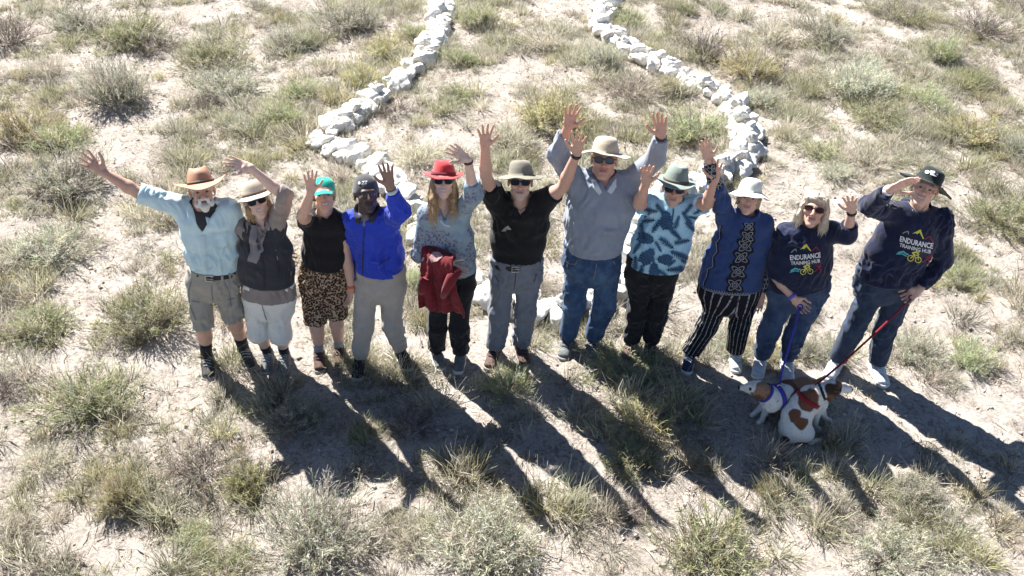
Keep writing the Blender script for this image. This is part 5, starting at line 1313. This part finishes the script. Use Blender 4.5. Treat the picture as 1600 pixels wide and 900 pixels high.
for i in (0, 1): shoe(p, i, ('shoe_navy', 'shoe_white')[i], 'sole_white', 'lace_white', .98)
hat_mesh(p, 'hat', CROWN_ROUND, .148, 'hat_white', .048, 0, 2, curl=-.040, front=-.020, back=-.045, seed=10, wob=.006)
hair_mass(p, 'hair_ash', [((0, .04, .0), (.076, .075, .06)), ((-.07, .0, -.0), (-.072, .01, -.05), (.014, .03), (.01, .02)), ((.07, .0, -.0), (.072, .01, -.05), (.014, .03), (.01, .02))], (60, .04, .2, .003), 8)

# ------------------------------------------------------------------ the printed hoodies
def club_print(tr, t, M2, yel=1.0):
    """mountain, two lines of lettering, swimmer, cyclist and runner; M2 maps print units to the cloth"""
    X = lambda x, y: tuple(np.array(M2[0]) + x * np.array(M2[1]) + y * np.array(M2[2])); U = lambda L: [X(*q) for q in L]
    k = float(np.linalg.norm(M2[1]))
    T = lettering('ENDURANCE', X(0, 0), tuple(np.array(M2[1])), tuple(np.array(M2[2]) * .17), .022, .02 * k)
    T += lettering('TRAINING HUB', X(.02, -.155), tuple(np.array(M2[1]) * .95), tuple(np.array(M2[2]) * .115), .012, .02 * k)
    decal('lettering', None, tr, 'print_white', t, .0035, 3, T)
    decal('peak', [U([(.33, .32), (.55, .50), (.70, .24), (.67, .23), (.54, .40), (.47, .33), (.44, .36)])], tr, 'print_yellow', t, .0035, 3); yl = []
    yl += stroke(circ(X(.41, -.43), .085 * k, 14), .022 * k, True) + stroke(circ(X(.64, -.43), .085 * k, 14), .022 * k, True)
    yl += stroke(U([(.41, -.43), (.50, -.30), (.62, -.30), (.64, -.43)]), .03 * k) + stroke(U([(.44, -.26), (.56, -.20), (.62, -.26)]), .05 * k) + [circ(X(.62, -.17), .03 * k, 8)] + stroke(U([(.47, -.27), (.54, -.38)]), .035 * k)
    decal('cyclist', yl, tr, 'print_yellow', t, .0035, 3)
    te = stroke(U([(.02, -.35), (.16, -.28), (.28, -.34)]), .045 * k) + stroke(U([(-.02, -.40), (.14, -.36), (.28, -.40)]), .03 * k) + [circ(X(.31, -.33), .028 * k, 8)]
    decal('swimmer', te, tr, 'print_teal', t, .0035, 3)
    re = stroke(U([(.98, -.24), (.92, -.34), (1.0, -.42), (.96, -.50)]), .035 * k) + stroke(U([(.92, -.34), (.82, -.44), (.76, -.46)]), .035 * k) + stroke(U([(.86, -.28), (.96, -.29), (1.02, -.32)]), .03 * k) + [circ(X(1.0, -.20), .028 * k, 8)] + stroke(U([(.74, .24), (.86, .36), (.98, .20)]), .025 * k)
    decal('runner', re, tr, 'print_red', t, .0035, 3)
    gy = stroke(U([(.05, .26), (.12, .32), (.20, .36), (.22, .28)]), .025 * k); decal('small_peak', gy, tr, 'shorts_grey', t, .0035, 3)
def hood(R, mat, t, seed=2, fl=1.0):
    n = R.neck; s = R.side; S = SDF(n - .26, n + .26, .008); f = np.array([0, -1., 0]); u = np.array([0, 0, 1.])
    ring = [n + s * math.sin(a) * .092 * fl + f * math.cos(a) * .085 - u * (.012 + .050 * max(0, math.cos(a)) ** 1.5) + u * .012 * max(0, -math.cos(a)) for a in np.linspace(0, 2 * math.pi, 17)]
    for a, b in zip(ring[:-1], ring[1:]): S.cone(a, b, .026, .026, .02)
    S.cone(n + np.array([0, .09, .0]), n + np.array([0, .135, -.07]), (.085, .04), (.10, .03), .03, s)
    V, F = S.mesh(); V = folds(V, F, .008, seed, (1, 1, 1), 16); return mk('hood', V, F, mat, t)

# ------------------------------------------------------------------ 10: woman, navy hoodie, blond bob
p = person(dict(label='woman with blond bob and sunglasses in printed navy hoodie, holding the blue leash', male=False, skin='fair', hairc=(.45, .38, .28), smile=.5, hs=1.08,
    head=(1272, 328), neck=(1266, 360), sh=[(1227, 372), (1298, 362)], hip=[(1227, 474), (1272, 474)], knee=[(1200, 520), (1241, 522)], ankle=[(1190, 556), (1231, 561)], toe=[(1183, 592), (1233, 597)],
    arms=[dict(el=(1214, 434, -.06), wr=(1240, 466, -.16), tip=(1256, 482, -.18), fist=True), dict(el=(1324, 366, -.12), wr=(1331, 330, -.18), tip=(1326, 288, -.20), curl=.3, spread=.3)],
    top=[(1236, 1293, 360), (1216, 1303, 378), (1209, 1306, 405), (1206, 1305, 432), (1206, 1303, 462)], bot=[(1208, 1302, 450), (1203, 1298, 468), (1204, 1294, 480)], dep=.7))
t = p.top_garment('hoodie', 'hoodie_navy', (.98, 1.45), (.078, .070, .060), .008, seed=111, neckr=.066)
hood(p, 'hood_lining', t, 4)
club_print(p.tree['hoodie'], t, ((1234.5, 406.5), (47.5, -4.6), (-2.0, -47.0)))
p.legs_garment('jeans', 'denim_mid', (.110, .088, .066), (1.97, 1.97), .008, 113)
for i in (0, 1): shoe(p, i, 'shoe_white', 'sole_white', 'lace_grey', 1.1)
sunglasses(p, .027, .019, 'brown_plastic', 'lens_brown')
hair_mass(p, 'hair_grey_blond', [((0, .02, .046), (.084, .098, .078)), ((-.076, -.005, .03), (-.084, -.006, -.05), (.016, .05), (.018, .045)), ((-.084, -.006, -.05), (-.076, -.012, -.098), (.018, .045), (.012, .03)), ((.076, -.005, .03), (.084, -.006, -.05), (.016, .05), (.018, .045)), ((.084, -.006, -.05), (.076, -.012, -.094), (.018, .045), (.012, .03)), ((-.062, -.055, .078), (-.01, -.070, .098), (.014, .03), (.014, .03)), ((.062, -.055, .078), (.0, -.070, .098), (.014, .03), (.014, .03)), ((0, .08, 0), (0, .085, -.08), (.08, .03), (.065, .03))], (1500, .10, .45, .0017), 9, .003)
S_, E, W, T, a = p.arms[1]; ringband('bracelet', W + (E - W) * .05, E - W, .028, 'black_plastic', p.root, .010, .005)
S_, E, W, T, a = p.arms[0]; ringband('wristband', W + (E - W) * .10, E - W, .028, 'band_violet', p.root, .012, .004)
P10 = p

# ------------------------------------------------------------------ 11: man, navy hoodie, shading his eyes
p = person(dict(label='man in printed navy hoodie and dark brimmed hat shading his eyes, rightmost in the row', skin='fair', hairc=(.3, .26, .22), smile=.7, eye=.003, hs=1.02,
    head=(1445, 296), neck=(1436, 328), sh=[(1397, 333), (1471, 343)], hip=[(1365, 464), (1408, 466)], knee=[(1333, 514), (1382, 518)], ankle=[(1309, 561), (1371, 566)], toe=[(1291, 592), (1386, 608)], roll=-6,
    arms=[dict(el=(1358, 322, -.10), wr=(1389, 297, -.26), tip=(1444, 272, -.28), curl=.05, spread=.06, palm=(-.25, -.75, -.5), thumb=1), dict(el=(1474, 408, .0), wr=(1436, 452, -.12), tip=(1412, 470, -.15), fist=True)],
    top=[(1405, 1466, 333), (1389, 1476, 350), (1374, 1472, 382), (1360, 1460, 412), (1345, 1446, 453)], bot=[(1346, 1440, 440), (1341, 1431, 456), (1341, 1426, 468)], dep=.64, hq=1.06))
t = p.top_garment('hoodie', 'hoodie_navy', (1.9, 1.9), (.078, .068, .048), .009, seed=121, neckr=.07)
hood(p, 'hoodie_navy', t, 6)
club_print(p.tree['hoodie'], t, ((1405.5, 376.8), (51, 11.6), (9.0, -50)))
g = Geo(); g.tube([at(1424, 324, p.y - .09), at(1427, 332, p.y - .13), at(1437, 331, p.y - .14), at(1447, 322, p.y - .09)], .0028, 5); g.build('chin_cord', 'black_plastic', p.root)
p.legs_garment('jeans', 'denim_dark', (.108, .088, .076), (1.96, 1.96), .009, 123)
for i in (0, 1): shoe(p, i, 'shoe_white', 'sole_white', 'lace_white', 1.15)
o, geo = hat_mesh(p, 'hat', CROWN_ROUND, .180, 'hat_black_green', .052, -4, -6, curl=-.030, front=-.004, back=-.03, seed=11, wob=.005)
oh = bvh(*S_last(o)); decal('hat_emblem', [circ((1449, 269), 3.6, 10, e=.75), [(1454, 266.5), (1461, 267.5), (1460.5, 271), (1457, 271), (1464, 276), (1461.5, 276), (1453.5, 273)], [(1463, 271.5), (1465.5, 272.5), (1464.6, 274.4), (1463, 273)]], oh, 'print_white', o, .0035, 2.5)
S_, E, W, T, a = p.arms[0]; ringband('wristband', W + (E - W) * .02, E - W, .031, 'print_white', p.root, .012, .004)
P11 = p

# ------------------------------------------------------------------ dogs
m, nt, b = newmat('dog_coat', .85, .2); a = nd(nt, 'ShaderNodeVertexColor', layer_name='Col'); v = coords(nt)
n1 = noise(nt, v, 130, 3, .7); nt.links.new(mix(nt, .45, a.outputs['Color'], ramp(nt, n1, [(.3, (.3, .3, .3)), (.7, (.66, .66, .66))]), 'OVERLAY'), b.inputs['Base Color']); bump(nt, b, n1, .6, .006)
cloth('strap_blue', (.05, .045, .30), .15, .7); cloth('strap_red', (.22, .012, .02), .15, .7); cloth('strap_black', (.02, .02, .024))
WHT, BRN, DRK, TAN = (.66, .65, .62), (.145, .065, .038), (.05, .028, .02), (.26, .155, .10)
def dog(label, base, solids, patches, seed, noses, eyes):
    root = empty('dog', base); tag(root, label, 'dog', 'two small dogs on leashes')
    pts = np.array([s[0] for s in solids] + [s[1] for s in solids]); S = SDF(pts.min(0) - .14, pts.max(0) + .14, .0065)
    for s in solids: S.cone(s[0], s[1], s[2], s[3], s[4] if len(s) > 4 else .03)
    V, F = S.mesh(); V = folds(V, F, .0022, seed, (1, 1, 1), 45); C = np.tile(np.array(WHT), (len(V), 1))
    wob = .018 * vnoise(V * 22, seed + 2)
    for c, r, col in patches:
        d = np.linalg.norm(V - np.asarray(c), axis=1) + wob; w = np.clip((r - d) / .008, 0, 1)[:, None]; C = C * (1 - w) + np.array(col) * w
    sp = np.clip((vnoise(V * 60, seed + 5) - .66) * 6, 0, .3)[:, None]; C = C * (1 - sp) + np.array((.22, .18, .15)) * sp
    for c, r in noses + eyes: w = np.clip((r - np.linalg.norm(V - np.asarray(c), axis=1)) / .005, 0, 1)[:, None]; C = C * (1 - w) + np.array((.012, .01, .01)) * w
    o = mk('body', V, F, 'dog_coat', root, col=C); root['_tree'] = 0
    return root, bvh(V, F)
D = lambda u, v, z: gp(u, v, z)
# left dog: standing, head turned to the left
no, he, sk, nk, ch, md, rm = D(1157, 606, .30), D(1176, 606, .335), D(1185, 607, .35), D(1196, 614, .31), D(1206, 622, .255), D(1230, 613, .26), D(1256, 606, .255)
fl, fr2 = D(1180, 646, .02), D(1190, 657, .02); bl1 = np.array([rm[0] + .03, rm[1] - .10, .02]); br1 = np.array([rm[0] + .05, rm[1] + .05, .02])
ear1, ear2 = D(1186, 622, .30), D(1190, 600, .345)
ft = nrm(fl - ch); 
d1, t1 = dog('white and tan dog in a blue harness looking left, at the blond woman\'s feet', (ch[0], ch[1], 0), [
    (he, no, .036, .019, .02), (sk, he, .054, .046), (nk, sk, .056, .05), (ch, nk, .078, .056), (ch, md, .088, .084), (md, rm, .084, .080),
    (ch + np.array([-.03, -.03, -.03]), (ch + fl) / 2 + np.array([0, 0, -.0]), .042, .026), ((ch + fl) / 2, fl + np.array([0, 0, .01]), .026, .018, .01), (fl, fl + nrm([-.8, -.6, 0]) * .035, .020, .018, .01),
    (ch + np.array([.0, -.05, -.03]), (ch + fr2) / 2, .042, .026), ((ch + fr2) / 2, fr2 + np.array([0, 0, .01]), .026, .018, .01), (fr2, fr2 + nrm([-.7, -.7, 0]) * .035, .020, .018, .01),
    (rm + np.array([0, -.05, -.03]), rm + np.array([-.02, -.08, -.11]), .066, .038), (rm + np.array([-.02, -.08, -.11]), bl1 + np.array([.03, 0, .08]), .036, .02), (bl1 + np.array([.03, 0, .08]), bl1, .02, .018, .01), (bl1, bl1 + np.array([-.04, 0, 0]), .018, .016, .01),
    (rm + np.array([0, .05, -.03]), rm + np.array([-.02, .07, -.11]), .066, .038), (rm + np.array([-.02, .07, -.11]), br1 + np.array([.03, 0, .08]), .036, .02), (br1 + np.array([.03, 0, .08]), br1, .02, .018, .01),
    (rm + np.array([.05, 0, .03]), rm + np.array([.13, .02, .10]), .022, .010), (sk + np.array([.01, -.035, .0]), ear1, .024, .018, .015), (sk + np.array([.02, .035, 0]), ear2 + np.array([.0, .03, -.02]), .024, .016, .015)],
    [(md + np.array([.03, 0, .04]), .12, BRN), (rm, .15, TAN), (ch + np.array([.08, 0, .07]), .062, WHT), (sk + np.array([.02, -.02, .0]), .072, TAN), (ear1, .05, BRN)], 3, [(no + nrm(no - he) * .014, .027)], [(he + np.array([-.025, -.036, .020]), .016), (he + np.array([-.02, .035, .018]), .012)])
# right dog: sitting with its back to us, head turned to the right
rp, lb, ub, sh_, nk2, hd2, ns2 = D(1241, 668, .115), D(1245, 650, .19), D(1256, 632, .27), D(1266, 620, .33), D(1283, 612, .39), D(1302, 606, .425), D(1328, 608, .385)
fp = D(1273, 667, .02); fp2 = D(1290, 655, .02); hp1 = D(1266, 691, .02); hk = D(1247, 684, .05); ea = D(1297, 612, .40)
ch2 = D(1278, 630, .27)
d2, t2 = dog('white dog with brown patches sitting with its back turned, on the red leash', (rp[0], rp[1], 0), [
    (rp, lb, .104, .104), (lb, ub, .104, .090), (ub, sh_, .094, .074), (sh_, ch2, .074, .070), (sh_, nk2, .070, .054), (nk2, hd2, .052, .060), (hd2, ns2, .045, .023, .02),
    (ch2, (ch2 + fp) / 2, .046, .027), ((ch2 + fp) / 2, fp, .027, .019, .01), (fp, fp + np.array([.03, -.02, 0]), .021, .018, .01), (ch2 + np.array([.02, .05, 0]), (ch2 + fp2) / 2, .042, .026), ((ch2 + fp2) / 2, fp2, .026, .019, .01), (fp2, fp2 + np.array([.03, -.01, 0]), .021, .018, .01),
    (rp + np.array([.075, -.03, -.02]), D(1256, 676, .085), .068, .05), (D(1256, 676, .085), hp1, .040, .024, .02), (hp1, hp1 + np.array([.07, .02, .004]), .025, .021, .01),
    (rp + np.array([-.04, .05, -.04]), rp + np.array([-.06, .02, -.09]), .060, .03), (rp + np.array([-.02, -.06, -.05]), D(1222, 692, .03), .030, .014), (hd2 + np.array([-.01, -.045, .01]), ea + np.array([0, -.03, -.045]), .026, .018, .012), (hd2 + np.array([-.01, .045, .01]), hd2 + np.array([-.02, .06, -.05]), .026, .018, .012)],
    [(D(1263, 625, .37), .085, BRN), (D(1242, 650, .285), .070, BRN), (D(1252, 662, .235), .060, BRN), (D(1222, 690, .05), .05, DRK), (hd2 + np.array([-.015, -.03, .0]), .062, DRK), (ea + np.array([0, -.02, -.03]), .05, BRN), (hd2 + np.array([.03, 0, .04]), .035, BRN)], 7, [(ns2 + nrm(ns2 - hd2) * .016, .030)], [(hd2 + np.array([.038, -.040, .020]), .016)])
def hug(name, c, ax, r, mat, parent, w, flat=None): return ringband(name, c, ax, r, mat, parent, w, .005)
hug('collar', nk + (sk - nk) * .0, sk - nk, .068, 'strap_blue', d1, .011)
hg = hug('harness', ch + (md - ch) * .30, md - ch, .090, 'strap_blue', d1, .018)
ringband('harness_strap', ch + (nk - ch) * .15, nk - ch, .080, 'strap_blue', d1, .014, .005)
hug('collar', nk2 + (hd2 - nk2) * .02, hd2 - nk2, .056, 'strap_black', d2, .010)
hug('harness', sh_ + (ub - sh_) * .25, sh_ - ub, .090, 'strap_red', d2, .016)

# ------------------------------------------------------------------ leashes
def leash(label, pts, mat, hook):
    P = np.array(pts); n = 30; tt = np.linspace(0, len(P) - 1, n); Q = np.stack([np.interp(tt, range(len(P)), P[:, k]) for k in range(3)], -1)
    for _ in range(3): Q[1:-1] = (Q[:-2] + 2 * Q[1:-1] + Q[2:]) / 4
    root = empty('leash', Q[-1]); tag(root, label, 'leash', 'dog leashes')
    g = Geo(); g.tube(Q, .0078, 8, flat=nrm(CAM - Q[n // 2])); g.build('strap', mat, root)
    h = Geo(); h.tube([Q[0] + np.array([.018 * math.cos(a), .012 * math.sin(a), .018 * math.sin(a)]) for a in np.linspace(0, 6.3, 12)], .006, 6); h.build('handle', mat, root)
    c = Geo(); e = Q[-1]; c.tube([e + np.array([.014 * math.cos(a), 0, .016 * math.sin(a)]) for a in np.linspace(0, 6.3, 12)], .004, 6); c.build('clip', 'buckle_metal', root)
hW = P10.arms[0][2]; hT = nrm(P10.arms[0][3] - hW); h0 = hW + hT * .07 + np.array([0, -.02, -.01])
g0 = ch + (md - ch) * .30 + np.array([0, 0, .095])
leash('blue leash hanging from the blond woman\'s hand to the left dog', [h0, h0 * .66 + g0 * .34 + np.array([-.02, -.04, -.06]), h0 * .3 + g0 * .7 + np.array([-.02, -.03, -.06]), g0], 'strap_blue', None)
hW = P11.arms[1][2]; hT = nrm(P11.arms[1][3] - hW); h1 = hW + hT * .07 + np.array([0, -.02, -.01]); g1 = sh_ + np.array([0, 0, .09])
leash('red leash stretched from the rightmost man\'s hand to the sitting dog', [h1, h1 * .66 + g1 * .34 + np.array([0, 0, -.03]), h1 * .33 + g1 * .67 + np.array([0, 0, -.03]), g1], 'strap_red', None)

for o in bpy.data.objects:
    if '_base' in o: del o['_base']
